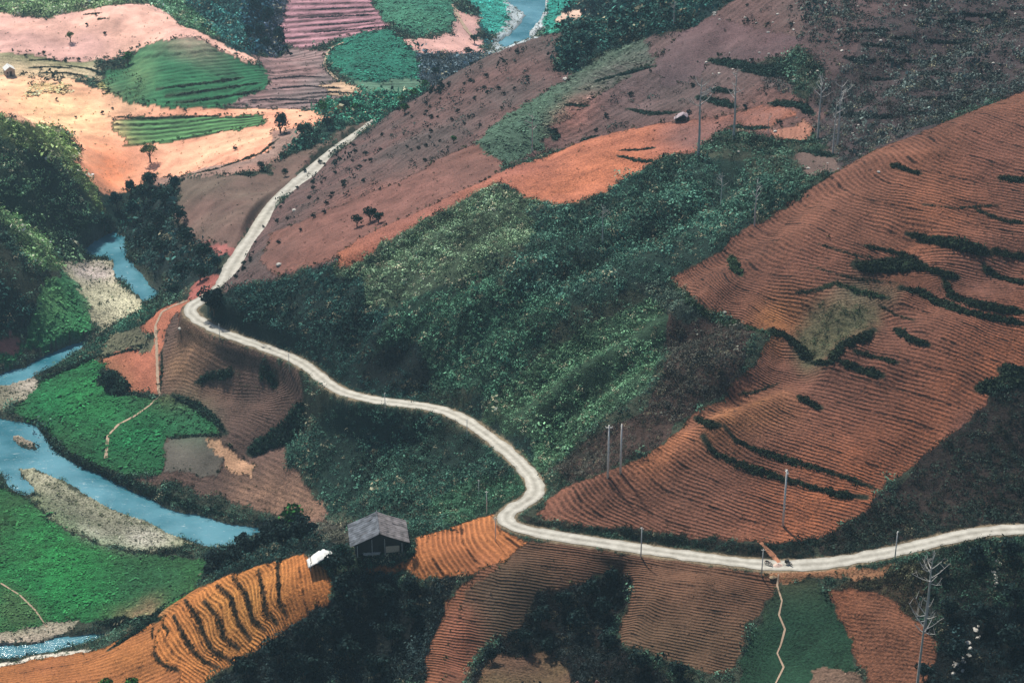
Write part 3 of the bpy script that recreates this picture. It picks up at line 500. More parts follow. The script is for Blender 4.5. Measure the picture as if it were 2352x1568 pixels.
def m_soil():
    m, t, b, N, L = mat('soil'); b.inputs['Roughness'].default_value = .95; b.inputs['Specular IOR Level'].default_value = .15
    A = lambda n: (lambda q: (setattr(q, 'attribute_name', n), q)[1])(N('ShaderNodeAttribute'))
    def M(op, *a):
        q = N('ShaderNodeMath'); q.operation = op
        for i, v in enumerate(a):
            if hasattr(v, 'links'): L(v, q.inputs[i])
            else: q.inputs[i].default_value = v
        return q.outputs[0]
    c, rp, ra, cl = A('col'), A('rowp'), A('rowa'), A('clod')
    tc = N('ShaderNodeTexCoord')
    def nz(s, d=3, r=.6):
        q = N('ShaderNodeTexNoise'); q.inputs['Scale'].default_value = s; q.inputs['Detail'].default_value = d; q.inputs['Roughness'].default_value = r; L(tc.outputs['Object'], q.inputs['Vector']); return q.outputs[0]
    nA, nB, nC = nz(.55, 4, .7), nz(1.9, 3, .7), nz(.09, 4, .6)
    ph = M('ADD', rp.outputs['Fac'], M('MULTIPLY', M('SUBTRACT', nA, .5), .42))
    s = M('SINE', M('MULTIPLY', ph, 2*math.pi)); s = M('MULTIPLY', s, ra.outputs['Fac']); nD = nz(.16, 5, .7); s = M('MULTIPLY', s, M('MINIMUM', M('MAXIMUM', M('MULTIPLY', M('SUBTRACT', nD, .30), 4.2), .08), 1.25))
    sp = M('MULTIPLY', M('SUBTRACT', nB, .5), cl.outputs['Fac'])
    nE = nz(.30, 3, .6); dl = M('MULTIPLY', M('MAXIMUM', M('SUBTRACT', M('SINE', M('MULTIPLY', ph, 2*math.pi/7.0)), .86), 0.0), 5.5); dl = M('MULTIPLY', M('MULTIPLY', dl, M('MINIMUM', M('MAXIMUM', M('MULTIPLY', M('SUBTRACT', nE, .47), 9.0), 0.0), 1.0)), M('MINIMUM', ra.outputs['Fac'], 1.0)); f = M('SUBTRACT', M('ADD', 1.0, M('MULTIPLY', s, .30)), dl); f = M('ADD', f, M('MULTIPLY', sp, 3.2)); f = M('ADD', f, M('MULTIPLY', M('SUBTRACT', nC, .5), 1.7)); f = M('MAXIMUM', f, .14)
    x = N('ShaderNodeVectorMath'); x.operation = 'SCALE'; L(c.outputs['Color'], x.inputs[0]); L(f, x.inputs['Scale']); L(x.outputs[0], b.inputs['Base Color'])
    h = M('ADD', M('MULTIPLY', s, .22), M('MULTIPLY', sp, .9)); bp = N('ShaderNodeBump'); bp.inputs['Distance'].default_value = .9; bp.inputs['Strength'].default_value = .75
    L(h, bp.inputs['Height']); L(bp.outputs[0], b.inputs['Normal']); return m
def m_leaf():
    m, t, b, N, L = mat('leaves'); b.inputs['Roughness'].default_value = .85; b.inputs['Specular IOR Level'].default_value = .08
    a = N('ShaderNodeAttribute'); a.attribute_name = 'col'; L(a.outputs['Color'], b.inputs['Base Color']); return m
def m_water():
    m, t, b, N, L = mat('river_water'); b.inputs['Roughness'].default_value = .12; b.inputs['IOR'].default_value = 1.33
    tc = N('ShaderNodeTexCoord'); n = N('ShaderNodeTexNoise'); n.inputs['Scale'].default_value = .8; n.inputs['Detail'].default_value = 6; n.inputs['Roughness'].default_value = .7
    mp = N('ShaderNodeMapping'); mp.inputs['Scale'].default_value = (.5, 1.1, 1); L(tc.outputs['Object'], mp.inputs[0]); L(mp.outputs[0], n.inputs['Vector'])
    n2 = N('ShaderNodeTexNoise'); n2.inputs['Scale'].default_value = .06; n2.inputs['Detail'].default_value = 5; L(tc.outputs['Object'], n2.inputs['Vector'])
    cr = N('ShaderNodeValToRGB'); cr.color_ramp.elements[0].position = .35; cr.color_ramp.elements[0].color = (.015,.13,.18,1); cr.color_ramp.elements[1].position = .62; cr.color_ramp.elements[1].color = (.10,.28,.36,1)
    L(n2.outputs[0], cr.inputs[0])
    c2 = N('ShaderNodeValToRGB'); c2.color_ramp.elements[0].position = .60; c2.color_ramp.elements[0].color = (0,0,0,1); c2.color_ramp.elements[1].position = .72; c2.color_ramp.elements[1].color = (.7,.7,.7,1); L(n.outputs[0], c2.inputs[0])
    mx = N('ShaderNodeMix'); mx.data_type = 'RGBA'; L(c2.outputs[0], mx.inputs[0]); L(cr.outputs[0], mx.inputs[6]); mx.inputs[7].default_value = (.55,.66,.70,1); L(mx.outputs[2], b.inputs['Base Color'])
    bp = N('ShaderNodeBump'); bp.inputs['Distance'].default_value = .35; bp.inputs['Strength'].default_value = .4; L(n.outputs[0], bp.inputs['Height']); L(bp.outputs[0], b.inputs['Normal']); return m
def m_road():
    m, t, b, N, L = mat('concrete_road'); b.inputs['Roughness'].default_value = .9
    uv = N('ShaderNodeAttribute'); uv.attribute_name = 'across'; tc = N('ShaderNodeTexCoord')
    n = N('ShaderNodeTexNoise'); n.inputs['Scale'].default_value = .45; n.inputs['Detail'].default_value = 6; n.inputs['Roughness'].default_value = .7; L(tc.outputs['Object'], n.inputs['Vector'])
    # two tyre tracks a little cleaner than the crown and the dirty edges
    def M(op, *a):
        q = N('ShaderNodeMath'); q.operation = op
        for i, v in enumerate(a):
            if hasattr(v, 'links'): L(v, q.inputs[i])
            else: q.inputs[i].default_value = v
        return q.outputs[0]
    d = M('ABSOLUTE', M('SUBTRACT', M('ABSOLUTE', uv.outputs['Fac']), .5)); tr = M('SUBTRACT', 1.0, M('MULTIPLY', d, 1.3))
    f = M('ADD', M('MULTIPLY', tr, .45), M('MULTIPLY', n.outputs[0], .9))
    cr = N('ShaderNodeValToRGB'); e = cr.color_ramp.elements; e[0].position = .42; e[0].color = (.20,.19,.16,1); e[1].position = .98; e[1].color = (.54,.53,.48,1); L(f, cr.inputs[0]); L(cr.outputs[0], b.inputs['Base Color']); return m
M_SOIL, M_LEAF, M_WATER, M_ROAD = m_soil(), m_leaf(), m_water(), m_road()
M_BARK = simple('pale_bark', (.50,.49,.47), .9); M_DARKBARK = simple('dark_bark', (.09,.07,.055), .9)
M_CONC = simple('weathered_concrete', (.80,.79,.76), .85); M_STONE = simple('pale_stone', (.52,.50,.46), .9, scale=2)
M_PATH = simple('trodden_earth', (.40,.30,.22), .95, noise=.3, scale=1.2); M_PATHRED = simple('trodden_red_earth', (.42,.19,.11), .95)

# ------------------------------------------------------------------ mesh helpers
def mesh_obj(name, V, Fc, m=None, parent=None, smooth=False, loc=None):
    me = bpy.data.meshes.new(name); V = np.asarray(V, np.float32).reshape(-1, 3)
    if isinstance(Fc, np.ndarray):
        k = Fc.shape[1]; me.vertices.add(len(V)); me.vertices.foreach_set('co', V.ravel())
        me.loops.add(Fc.size); me.loops.foreach_set('vertex_index', Fc.astype(np.int32).ravel()); me.polygons.add(len(Fc))
        me.polygons.foreach_set('loop_start', np.arange(0, Fc.size, k, dtype=np.int32)); me.update(calc_edges=True)
    else:
        me.from_pydata([tuple(map(float, p)) for p in V], [], [tuple(map(int, f)) for f in Fc])
    if smooth: me.polygons.foreach_set('use_smooth', np.ones(len(me.polygons), bool))
    if m: me.materials.append(m)
    o = bpy.data.objects.new(name, me); COL.objects.link(o)
    if parent: o.parent = parent
    if loc is not None: o.location = loc
    return o
def tag(o, label=None, cat=None, group=None, kind=None):
    for k_, v_ in (('label', label), ('category', cat), ('group', group), ('kind', kind)):
        if v_: o[k_] = v_
    return o
def empty(name, loc, rz=0):
    o = bpy.data.objects.new(name, None); COL.objects.link(o); o.location = loc; o.rotation_euler = (0, 0, rz); return o
def kids(o): return list(o.children)
def copy_thing(o, loc, rz, sc=1, label=None, group=None):
    c = o.copy(); COL.objects.link(c); c.location = loc; c.rotation_euler = (0, 0, rz); c.scale = (sc, sc, sc) if not hasattr(sc, '__len__') else sc
    if label: c['label'] = label
    if group: c['group'] = group
    for ch in kids(o):
        d = ch.copy(); COL.objects.link(d); d.parent = c
        for g in kids(ch): e = g.copy(); COL.objects.link(e); e.parent = d
    return c
class MB:
    """collects boxes and tubes into one mesh"""
    def __init__(s): s.v = []; s.f = []
    def add(s, V, Fc): o = len(s.v); s.v += [tuple(p) for p in V]; s.f += [tuple(i+o for i in f) for f in Fc]
    def box(s, c, d, rz=0, rx=0, ry=0):
        Mx = Matrix.Translation(c) @ Matrix.Rotation(rz, 4, 'Z') @ Matrix.Rotation(ry, 4, 'Y') @ Matrix.Rotation(rx, 4, 'X')
        V = [Mx @ Vector((x*d[0]/2, y*d[1]/2, z_*d[2]/2)) for x in (-1, 1) for y in (-1, 1) for z_ in (-1, 1)]
        s.add(V, [(0,1,3,2),(4,6,7,5),(0,4,5,1),(2,3,7,6),(0,2,6,4),(1,5,7,3)])
    def tube(s, P, r, n=6, cap=True):
        P = [Vector(p) for p in P]; r = r if hasattr(r, '__len__') else [r]*len(P); o = len(s.v)
        for i, p in enumerate(P):
            d = (P[min(i+1, len(P)-1)]-P[max(i-1, 0)]).normalized(); a = d.orthogonal().normalized(); b = d.cross(a)
            for k_ in range(n): q = 2*math.pi*k_/n; s.v.append(tuple(p+(a*math.cos(q)+b*math.sin(q))*r[i]))
        for i in range(len(P)-1):
            for k_ in range(n): s.f.append((o+i*n+k_, o+i*n+(k_+1) % n, o+(i+1)*n+(k_+1) % n, o+(i+1)*n+k_))
        if cap: s.f.append(tuple(o+k_ for k_ in range(n))[::-1]); s.f.append(tuple(o+(len(P)-1)*n+k_ for k_ in range(n)))
    def torus(s, c, R_, r, n=14, m_=6):      # wheel in the xz plane
        o = len(s.v)
        for i in range(n):
            a = 2*math.pi*i/n
            for j in range(m_):
                b = 2*math.pi*j/m_; q = R_+r*math.cos(b); s.v.append((c[0]+q*math.cos(a), c[1]+r*math.sin(b), c[2]+q*math.sin(a)))
        for i in range(n):
            for j in range(m_): s.f.append((o+i*m_+j, o+i*m_+(j+1) % m_, o+((i+1) % n)*m_+(j+1) % m_, o+((i+1) % n)*m_+j))
    def obj(s, name, m, parent=None, smooth=False, loc=None): return mesh_obj(name, s.v, s.f, m, parent, smooth, loc)

def bush_proto(seed, nl, leaf=.34, flat=.75):
    r = np.random.default_rng(seed); V = []; 
    for k_ in range(nl):
        a = r.uniform(0, 2*np.pi); e = np.arcsin(r.uniform(.0, 1)); q = r.uniform(.62, 1.05)*(1+.25*math.sin(a*3+seed))
        c = np.array([math.cos(a)*math.cos(e)*q, math.sin(a)*math.cos(e)*q, math.sin(e)*q*flat+.05])
        n = c/np.linalg.norm(c)+r.normal(0, .28, 3); n /= np.linalg.norm(n); t = np.cross(n, r.normal(0, 1, 3)); t /= np.linalg.norm(t); b = np.cross(n, t)
        s = leaf*r.uniform(.6, 1.35); w_ = s*r.uniform(.45, .8)
        V += [c-t*s*.6-b*w_*.2, c+b*w_*.6-n*.04, c+t*s*.7, c-b*w_*.5+n*.03]
    return np.array(V)
def scatter(name, pos, size, tint, protos, m=M_LEAF, label=None, kind='stuff', var=.40, stretch=None):
    """one mesh holding a copy of a clump at every place"""
    n = len(pos); pid = rng.integers(0, len(protos), n); Vs, Cs = [], []
    for p_ in range(len(protos)):
        k_ = np.where(pid == p_)[0]
        if not len(k_): continue
        B = protos[p_]; a = rng.uniform(0, 2*np.pi, len(k_)); ca_, sa = np.cos(a), np.sin(a); S = size[k_]
        X = (B[None, :, 0]*ca_[:, None]-B[None, :, 1]*sa[:, None])*S[:, None]; Y = (B[None, :, 0]*sa[:, None]+B[None, :, 1]*ca_[:, None])*S[:, None]
        Zz = B[None, :, 2]*S[:, None]*(rng.uniform(.75, 1.3, len(k_))[:, None] if stretch is None else stretch)
        Vs.append((np.stack([X, Y, Zz], 2)+pos[k_][:, None]).reshape(-1, 3))
        nf = len(B)//4; c_ = tint[k_][:, None, :]*(1+rng.normal(0, var, (len(k_), nf, 1))).clip(.3, 2.6)
        Cs.append(c_.reshape(-1, 3))
    V = np.concatenate(Vs); Cc = np.concatenate(Cs).clip(.001, .9); Fq = np.arange(len(V)).reshape(-1, 4)
    o = mesh_obj(name, V, Fq, m); o.data.attributes.new('col', 'FLOAT_COLOR', 'FACE').data.foreach_set('color', np.c_[Cc, np.ones(len(Cc))].astype(np.float32).ravel())
    if label or kind: tag(o, label, kind=kind)
    return o
# ------------------------------------------------------------------ hedged terrace banks
def put(u, v): return cast([u], [v])[0]
BK = []
def bank(L, w_, h_, c_, label, group, name='terrace_hedge', cat='hedge'):
    q = densify(L, 6); c3 = cast(q[:, 0], q[:, 1]); c3 = c3[np.r_[True, np.hypot(*np.diff(c3[:, :2], axis=0).T) < 14]]
    if len(c3) < 2: return
    BK.append((c3, w_, h_, c_, label, group, name, cat))
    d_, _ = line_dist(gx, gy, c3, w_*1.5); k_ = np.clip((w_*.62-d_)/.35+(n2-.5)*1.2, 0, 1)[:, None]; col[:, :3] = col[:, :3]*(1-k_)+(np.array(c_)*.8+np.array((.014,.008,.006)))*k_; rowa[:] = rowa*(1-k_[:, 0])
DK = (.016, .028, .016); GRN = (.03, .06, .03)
g1 = 'dark hedge banks across the great red hillside field'
for L, w_, h_, lab in [
 ([(1614,1000),(1640,1040),(1700,1066),(1780,1092),(1860,1116),(1930,1136),(1990,1142)],1.25,.6,'long dark hedge bank, lower of the curved pair above the roadside field'),
 ([(1666,980),(1690,1012),(1760,1042),(1830,1062),(1900,1082),(1960,1102),(2002,1118)],1.1,.55,'long dark hedge bank, upper of the curved pair above the roadside field'),
 ([(1600,960),(1620,970),(1650,975)],1.5,.6,'short dark hedge tuft at the red field edge above the curved pair'),
 ([(1838,912),(1860,925),(1885,936)],1.6,.7,'small isolated dark bush bank in the middle of the red field'),
 ([(1932,830),(1975,848),(2025,862)],1.7,.8,'short dark bank just below a thinner bank east of the field gully'),
 ([(1963,805),(2010,820),(2062,832)],1.0,.6,'thin short bank just above the stubby bank in the red field'),
 ([(2058,755),(2085,776),(2132,792)],1.4,.8,'short slanting dark bank right of the grassy gully'),
 ([(1985,563),(2030,574),(2092,588)],1.0,.6,'thin bank tapering left above the thick hedge row'),
 ([(2085,538),(2140,552),(2200,560),(2275,582)],1.8,.9,'bushy dark bank highest on the red field towards its upper corner'),
 ([(1965,607),(2000,614),(2060,610),(2120,610)],2.4,1.0,'thick bushy hedge row in the upper middle of the red field'),
 ([(2068,660),(2120,672),(2150,692),(2200,712),(2270,728),(2360,745)],1.5,.8,'long dark bank running to the frame edge, lower of two parallel ones'),
 ([(2168,640),(2185,680),(2250,702),(2360,718)],1.6,.8,'long dark bank running to the frame edge, upper of two parallel ones'),
 ([(2260,612),(2290,636),(2360,652)],1.5,.8,'dark bank above the two long parallel banks'),
 ([(2250,893),(2300,880),(2360,868)],2.4,1.1,'broad dark thicket strip reaching into the red field from the right edge'),
 ([(2300,850),(2360,853)],2.0,1.0,'small dark thicket just above the broad strip at the right edge'),
 ([(1885,662),(1920,650),(1965,668),(2040,684)],1.2,.5,'pale green ragged bank over the gully head'),
 ([(1768,758),(1805,770),(1838,800),(1860,828)],1.6,.8,'dark shaggy bank on the left rim of the grassy gully'),
 ([(1862,832),(1905,834),(1935,792),(1985,776),(2008,756)],1.5,.8,'dark shaggy bank on the right rim of the grassy gully'),
 ([(2050,378),(2080,390),(2112,398)],1.5,.7,'small lone dark bank near the ridge of the red field'),
 ([(2300,408),(2360,415)],1.8,.8,'dark bank cut by the frame edge near the ridge'),
 ([(1678,588),(1688,610),(1702,632)],1.3,.8,'small upright dark green bush in the upper left of the red field'),
 ([(1540,645),(1580,690),(1640,728),(1700,748),(1772,766)],1.2,.6,'grey green fringe along the lower left edge of the upper red field')]:
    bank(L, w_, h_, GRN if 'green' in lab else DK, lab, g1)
for L, w_, h_, lab in [([(1700,905),(1740,898),(1790,880)],.7,.4,'thin bank under the gully mouth'),([(2120,470),(2200,478),(2300,470)],.6,.35,'faint thin bank high in the red field'),([(1880,560),(1960,585),(2010,592)],.6,.35,'faint thin bank left of the thick hedge row'),([(1860,610),(1960,640),(2060,650)],.5,.3,'faint thin bank over the pale ragged bank'),
 ([(2240,480),(2300,505),(2352,512)],1.0,.5,'short bank near the right edge over the bushy one'),([(2280,575),(2352,590)],1.4,.7,'dark bank continuing the bushy one to the frame edge'),([(1830,672),(1870,668),(1890,662)],.9,.5,'small bank left of the pale ragged bank'),([(2100,610),(2160,625),(2200,636)],1.5,.8,'dark bank joining the thick hedge row to the parallel banks'),
 ([(2020,700),(2060,725),(2100,735)],.7,.4,'thin bank beside the gully head'),([(2000,600),(2040,596),(2110,590)],1.0,.6,'bushes between the thin bank and the thick hedge row')]:
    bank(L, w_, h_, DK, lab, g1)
g12 = 'dark banks between the far terraces'
for k_, (L, lab) in enumerate([([(700,24),(780,20),(850,16)],'uppermost dark bank of the far purple terraces'),([(690,42),(780,38),(868,34)],'second dark bank of the far purple terraces'),([(688,60),(780,56),(882,48)],'third dark bank of the far purple terraces'),([(700,76),(790,70),(895,62)],'lowest dark bank of the far purple terraces'),
 ([(620,182),(690,176),(748,178)],'bank across the purple brown terraces, upper'),([(612,206),(700,198),(790,204)],'bank across the purple brown terraces, middle'),([(700,216),(760,212),(830,216)],'bank across the purple brown terraces beside the pale patch'),([(560,232),(640,228),(740,232)],'bank across the purple brown terraces, lower'),([(640,240),(720,236),(770,240)],'lowest bank of the purple brown terraces by the bushes'),
 ([(360,205),(480,190),(560,178)],'upper dark terrace lip on the green hillock'),([(380,222),(500,205),(600,190)],'middle dark terrace lip on the green hillock'),([(400,238),(520,222),(610,206)],'lower dark terrace lip on the green hillock'),
 ([(60,140),(110,137),(140,142)],'row of dark bushes beside the small house'),([(66,156),(120,154),(170,158)],'second row of bushes beside the small house'),([(90,168),(150,168),(200,176)],'third row of bushes below the small house'),([(145,150),(200,158),(240,172)],'ragged bushes between the garden and the green hillock'),
 ([(250,268),(330,272),(420,269),(520,266)],'thin dark edge above the striped terraces'),([(440,400),(500,388),(600,352),(640,318)],'dark crease under the pinkish slope by the far trees'),([(190,34),(215,32),(235,30)],'small tuft line on the top pale field'),([(225,44),(250,42)],'tiny tuft line on the top pale field')]):
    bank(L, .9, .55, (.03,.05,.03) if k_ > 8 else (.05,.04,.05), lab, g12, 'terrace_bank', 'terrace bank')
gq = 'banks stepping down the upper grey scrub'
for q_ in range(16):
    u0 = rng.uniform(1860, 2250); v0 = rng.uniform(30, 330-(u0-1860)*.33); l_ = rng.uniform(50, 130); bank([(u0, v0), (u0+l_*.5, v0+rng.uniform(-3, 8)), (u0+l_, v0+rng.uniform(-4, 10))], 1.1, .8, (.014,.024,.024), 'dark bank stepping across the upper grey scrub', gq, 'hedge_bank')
g2 = 'dark risers between the golden terraces'
lab2 = ['lowest long riser at the outer end of the golden terraces','second long riser from the outer end of the golden terraces','third long riser from the outer end of the golden terraces','middle long riser of the golden terraces','long riser just above the middle of the golden terraces','third long riser from the hut end','second long riser from the hut end','riser nearest the white shelter on the golden terraces']
for L, lab in zip([[(353,1495),(360,1510),(373,1525),(410,1540)],[(398,1412),(420,1455),(440,1490),(470,1518),(500,1532)],[(424,1376),(455,1420),(470,1462),(490,1495),(530,1518)],[(467,1379),(500,1415),(515,1465),(550,1490)],[(497,1342),(530,1370),(548,1430),(575,1468)],[(533,1322),(565,1365),(580,1420),(610,1448)],[(593,1308),(605,1360),(610,1405),(637,1432)],[(637,1292),(640,1340),(642,1385),(660,1415)]], lab2):
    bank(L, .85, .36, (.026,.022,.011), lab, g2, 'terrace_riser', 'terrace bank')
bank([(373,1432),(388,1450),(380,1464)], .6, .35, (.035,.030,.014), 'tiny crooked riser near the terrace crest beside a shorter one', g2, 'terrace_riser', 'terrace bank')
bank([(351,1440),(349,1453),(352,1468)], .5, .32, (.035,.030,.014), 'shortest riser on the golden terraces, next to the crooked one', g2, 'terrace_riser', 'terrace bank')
g3 = 'bushy banks on the slopes behind the scrub hill'
for L, w_, h_, lab in [([(1440,250),(1500,262),(1560,258)],1.2,.6,'faint bank across the middle brown slope'),([(1630,138),(1700,150),(1760,156),(1830,158)],2.0,.9,'dark bushy bank high on the brown slope, running level'),([(1700,158),(1760,170),(1830,174)],1.6,.8,'second bushy bank just under the level one high on the slope'),([(1770,236),(1830,240),(1868,262)],1.8,.8,'dark bank bordering the grey scrub beside the small orange plot'),
 ([(1600,222),(1640,232),(1692,246)],1.6,.8,'bushy green bank above the orange strip behind the bare trees'),([(1418,358),(1470,370),(1500,372)],1.0,.6,'lower dark bank on the orange strip near its scrub border'),([(1425,346),(1470,345),(1502,340)],1.4,.6,'upper flat bank on the orange strip near its scrub border'),
 ([(1680,290),(1720,296),(1765,294)],1.6,.7,'dark level bank between the two tallest bare trees'),([(1790,320),(1840,326),(1905,322)],1.4,.6,'dark earthy bank under the small orange plot'),([(1830,346),(1870,350),(1920,360)],1.4,.6,'brown grassy bank at the foot of the paired bare trees'),
 ([(1296,240),(1350,244)],1.3,.6,'short dark bank at the red plot edge on the brown slope'),([(1338,322),(1372,312)],1.3,.7,'small dark bank where the orange strip narrows'),([(1362,190),(1430,172),(1505,152)],1.5,.8,'dark bank along the upper edge of the grey green strip'),
 ([(1262,300),(1280,312),(1272,322)],1.6,.9,'dark bush clump at the lower tip of the red plot'),([(1640,205),(1680,212)],1.6,.8,'small bush bank left of the bare trees up the slope')]:
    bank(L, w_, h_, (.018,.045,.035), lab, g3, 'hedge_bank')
g4 = 'hedges between the plots by the river'
for L, w_, h_, lab in [([(395,906),(450,930),(500,970),(520,996)],1.3,.8,'dark hedge on the upper right rim of the river bend meadow'),([(518,996),(450,1000),(386,1004)],.9,.5,'thin straight hedge below the meadow beside the grey plot'),([(366,912),(320,908),(282,900)],1.0,.6,'dark hedge under the red field at the meadow top'),
 ([(450,878),(490,862),(535,856)],1.2,.8,'dark curved hedge across the brown field under the road'),([(598,848),(618,862),(636,884)],1.3,.8,'short slanting hedge by the road drop'),([(580,1036),(610,1020),(650,998),(690,962)],3.2,1.4,'broad dark thicket in the gully of the brown field'),
 ([(240,868),(262,880),(280,900)],3.4,1.6,'black green thicket at the left corner of the red field'),([(372,800),(372,860),(368,902)],.6,.4,'thin hedge alongside the pale path'),([(235,822),(290,806),(340,792)],.9,.6,'dark hedge over the upper edge of the red field'),
 ([(85,880),(150,850),(235,815)],1.4,.9,'dark bank fringe between the meadow and the upper river'),([(75,968),(120,1018),(200,1072),(300,1112),(400,1150),(560,1195)],1.7,.8,'long bushy bank fringe along the river below the meadow'),
 ([(365,1422),(300,1432),(220,1430)],1.8,1.0,'bushes at the lower edge of the bright meadow'),([(250,1492),(330,1440),(380,1392),(450,1350)],1.4,.8,'dark bushy rim along the crest of the golden terraces')]:
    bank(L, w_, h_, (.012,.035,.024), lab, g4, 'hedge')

HB = [bush_proto(s+200, 18, .55, .8) for s in range(6)]
def build_bank(c3, w_, h_, c_, label, group, name, cat):
    sg = np.r_[0, np.cumsum(np.hypot(*np.diff(c3[:, :2], axis=0).T))]; n_ = int(np.clip(sg[-1]*max(w_, .75)*8, 10, 700))
    t = rng.uniform(0, sg[-1], n_); p = np.c_[np.interp(t, sg, c3[:, 0]), np.interp(t, sg, c3[:, 1])]
    e = np.clip(np.sin(np.pi*np.clip(t/sg[-1], .03, .97))*3, .3, 1)*(.75+.45*vnoise(t, t*0, 2.5, 9)); p += rng.uniform(-.62, .62, p.shape)*w_*e[:, None]; P = np.c_[p, ground(p[:, 0], p[:, 1])-.1]
    o = P[0].copy(); P2 = P-o; s_ = h_*rng.uniform(.6, 1.2, n_)*e
    tt = np.array(c_)[None]*rng.uniform(.6, 1.5, (n_, 1))
    ob = scatter(name, P2, s_, tt, HB, kind=None, var=.5); ob.location = o; tag(ob, label, cat, group)

# ------------------------------------------------------------------ the land, split along the field borders
VX = np.c_[gx, gy, Z.ravel()]
ii, jj = np.meshgrid(np.arange(NA-1), np.arange(NR-1), indexing='ij')
q0 = (ii*NR+jj).ravel(); Q = np.c_[q0, q0+NR, q0+NR+1, q0+1].astype(np.int64)
fc = cls[Q[:, 0]]
def land(name, faces, label=None):
    u, inv = np.unique(faces, return_inverse=True); o = mesh_obj(name, VX[u], inv.reshape(faces.shape), M_SOIL, smooth=True); me = o.data
    me.attributes.new('col', 'FLOAT_COLOR', 'POINT').data.foreach_set('color', col[u].ravel())
    for n_, a_ in (('rowp', rowp), ('rowa', rowa), ('clod', clod)): me.attributes.new(n_, 'FLOAT', 'POINT').data.foreach_set('value', a_[u].astype(np.float32))
    return tag(o, label, kind='structure')
land('terrain', Q[fc < 0])
for i, f in enumerate(F):
    q = Q[fc == i]
    if len(q) > 20: land(f['name'], q, f['label'])
wv = [(-420, 330, 0), (140, 330, 0), (140, 1100, 0), (-420, 1100, 0)]
tag(mesh_obj('river', wv, [(0, 1, 2, 3)], M_WATER), 'milky blue river winding along the valley floor', kind='structure')

# ------------------------------------------------------------------ road and paths
def ribbon(name, L, half, m, lift, label, cross=(-1, -.5, 0, .5, 1), follow=True, wob=0.0):
    L = np.array(L); T = np.gradient(L[:, :2], axis=0); T /= np.linalg.norm(T, axis=1)[:, None]+1e-9; Nn = np.c_[-T[:, 1], T[:, 0]]
    V, A = [], []
    k_ = len(cross)
    wo = (fbm(L[:, 0], L[:, 1], 2.2, 5, 2)-.5)*wob; wide = 1+(.5*np.clip((L[:, 1]-478)/30, 0, 1)+.35*np.clip((L[:, 1]-530)/80, 0, 1))*(name == 'road')
    for c_ in cross:
        p = L[:, :2]+Nn*((half*wide+wo)*c_)[:, None]
        zz = ground(p[:, 0], p[:, 1])+lift if follow else L[:, 2]+lift-.05*abs(c_)**2
        V.append(np.c_[p, zz]); A.append(np.full(len(L), c_))
    V = np.stack(V, 1).reshape(-1, 3); A = np.stack(A, 1).ravel(); n = len(L)
    Fq = np.array([(i*k_+j, (i+1)*k_+j, (i+1)*k_+j+1, i*k_+j+1) for i in range(n-1) for j in range(k_-1)])
    o = mesh_obj(name, V, Fq, m, smooth=True); o.data.attributes.new('across', 'FLOAT', 'POINT').data.foreach_set('value', A.astype(np.float32))
    return tag(o, label, kind='structure')
ribbon('road', RC, 1.85, M_ROAD, .10, 'pale narrow concrete road winding round the hillside', cross=(-1, -.75, -.5, -.25, 0, .25, .5, .75, 1), follow=False, wob=.9)
def path(L, half, label, m=M_PATH, lift=.10):
    q = densify(L, 4); c3 = cast(q[:, 0], q[:, 1]); keep = [0]
    for i in range(1, len(c3)):
        if 0.25 < np.hypot(*(c3[i, :2]-c3[keep[-1], :2])) < 30: keep.append(i)
    c3 = smooth_line(c3[keep], 1); ribbon('footpath', c3, half, m, lift, label, cross=(-1, -.5, 0, .5, 1), wob=half*.8)
path([(432,690),(405,700),(372,716),(357,748),(360,800),(362,870),(366,908),(345,930),(310,955),(272,975),(248,1000),(243,1052)], .42, 'thin pale path running down the red field to the meadow')
path([(1788,1318),(1785,1345),(1796,1380),(1789,1412),(1803,1445),(1793,1482),(1785,1500),(1800,1532),(1781,1570)], .17, 'narrow worn path zigzagging down the dark green plot')
path([(1040,12),(1054,42),(1074,74),(1096,94)], .9, 'pale track over the far pink field', lift=.3)
path([(792,98),(766,108),(752,122),(745,148),(757,168),(778,186)], .6, 'white track around the far green mound', lift=.3)
path([(-10,1332),(45,1366),(80,1400),(108,1440)], .2, 'thin path across the lower meadow')
path([(1748,1246),(1762,1262),(1782,1284),(1790,1292)], .5, 'short red earth ramp cut down to the road', M_PATHRED, .12)

# ------------------------------------------------------------------ low scrub (nobody could count it): leaf clumps over the unfarmed slopes
PR = [bush_proto(s, 34, .235, .95) for s in range(10)]; PRF = [bush_proto(s+50, 26, .30, .9) for s in range(5)]; TUFT = [bush_proto(s+90, 8, .6, .6) for s in range(5)]
GR_ = []
for k_ in range(5):
    r_ = np.random.default_rng(400+k_); V_ = []
    for _ in range(6):
        c_ = np.array([*r_.uniform(-1, 1, 2), r_.uniform(.05, .3)]); a_ = r_.uniform(0, 6.28); d_ = np.array([math.cos(a_), math.sin(a_), r_.uniform(-.3, .3)])*.42; e_ = np.array([-math.sin(a_), math.cos(a_), r_.uniform(-.3, .3)])*.3; V_ += [c_-d_, c_+e_, c_+d_, c_-e_]
    GR_.append(np.array(V_))
cellA = np.gradient(GX, axis=0)**2+np.gradient(GY, axis=0)**2; cellA = np.sqrt(cellA)*np.gradient(GR, axis=1); area = cellA.ravel()
up_, vp_ = project(gx, gy, Z.ravel())
inview = (up_ > -250) & (up_ < 2600) & (vp_ > -120) & (vp_ < 1760) & (gy > 225) & (gy < 1150)
sd_ = np.where(sty >= 0, np.array([s['dens'] for s in ST]+[1.0])[sty], 1.0); ssz = np.where(sty >= 0, np.array([s['size'] for s in ST]+[1.1])[sty], 1.1)
scol = np.array([s['col'] for s in ST]+[DEF['col']])[sty]
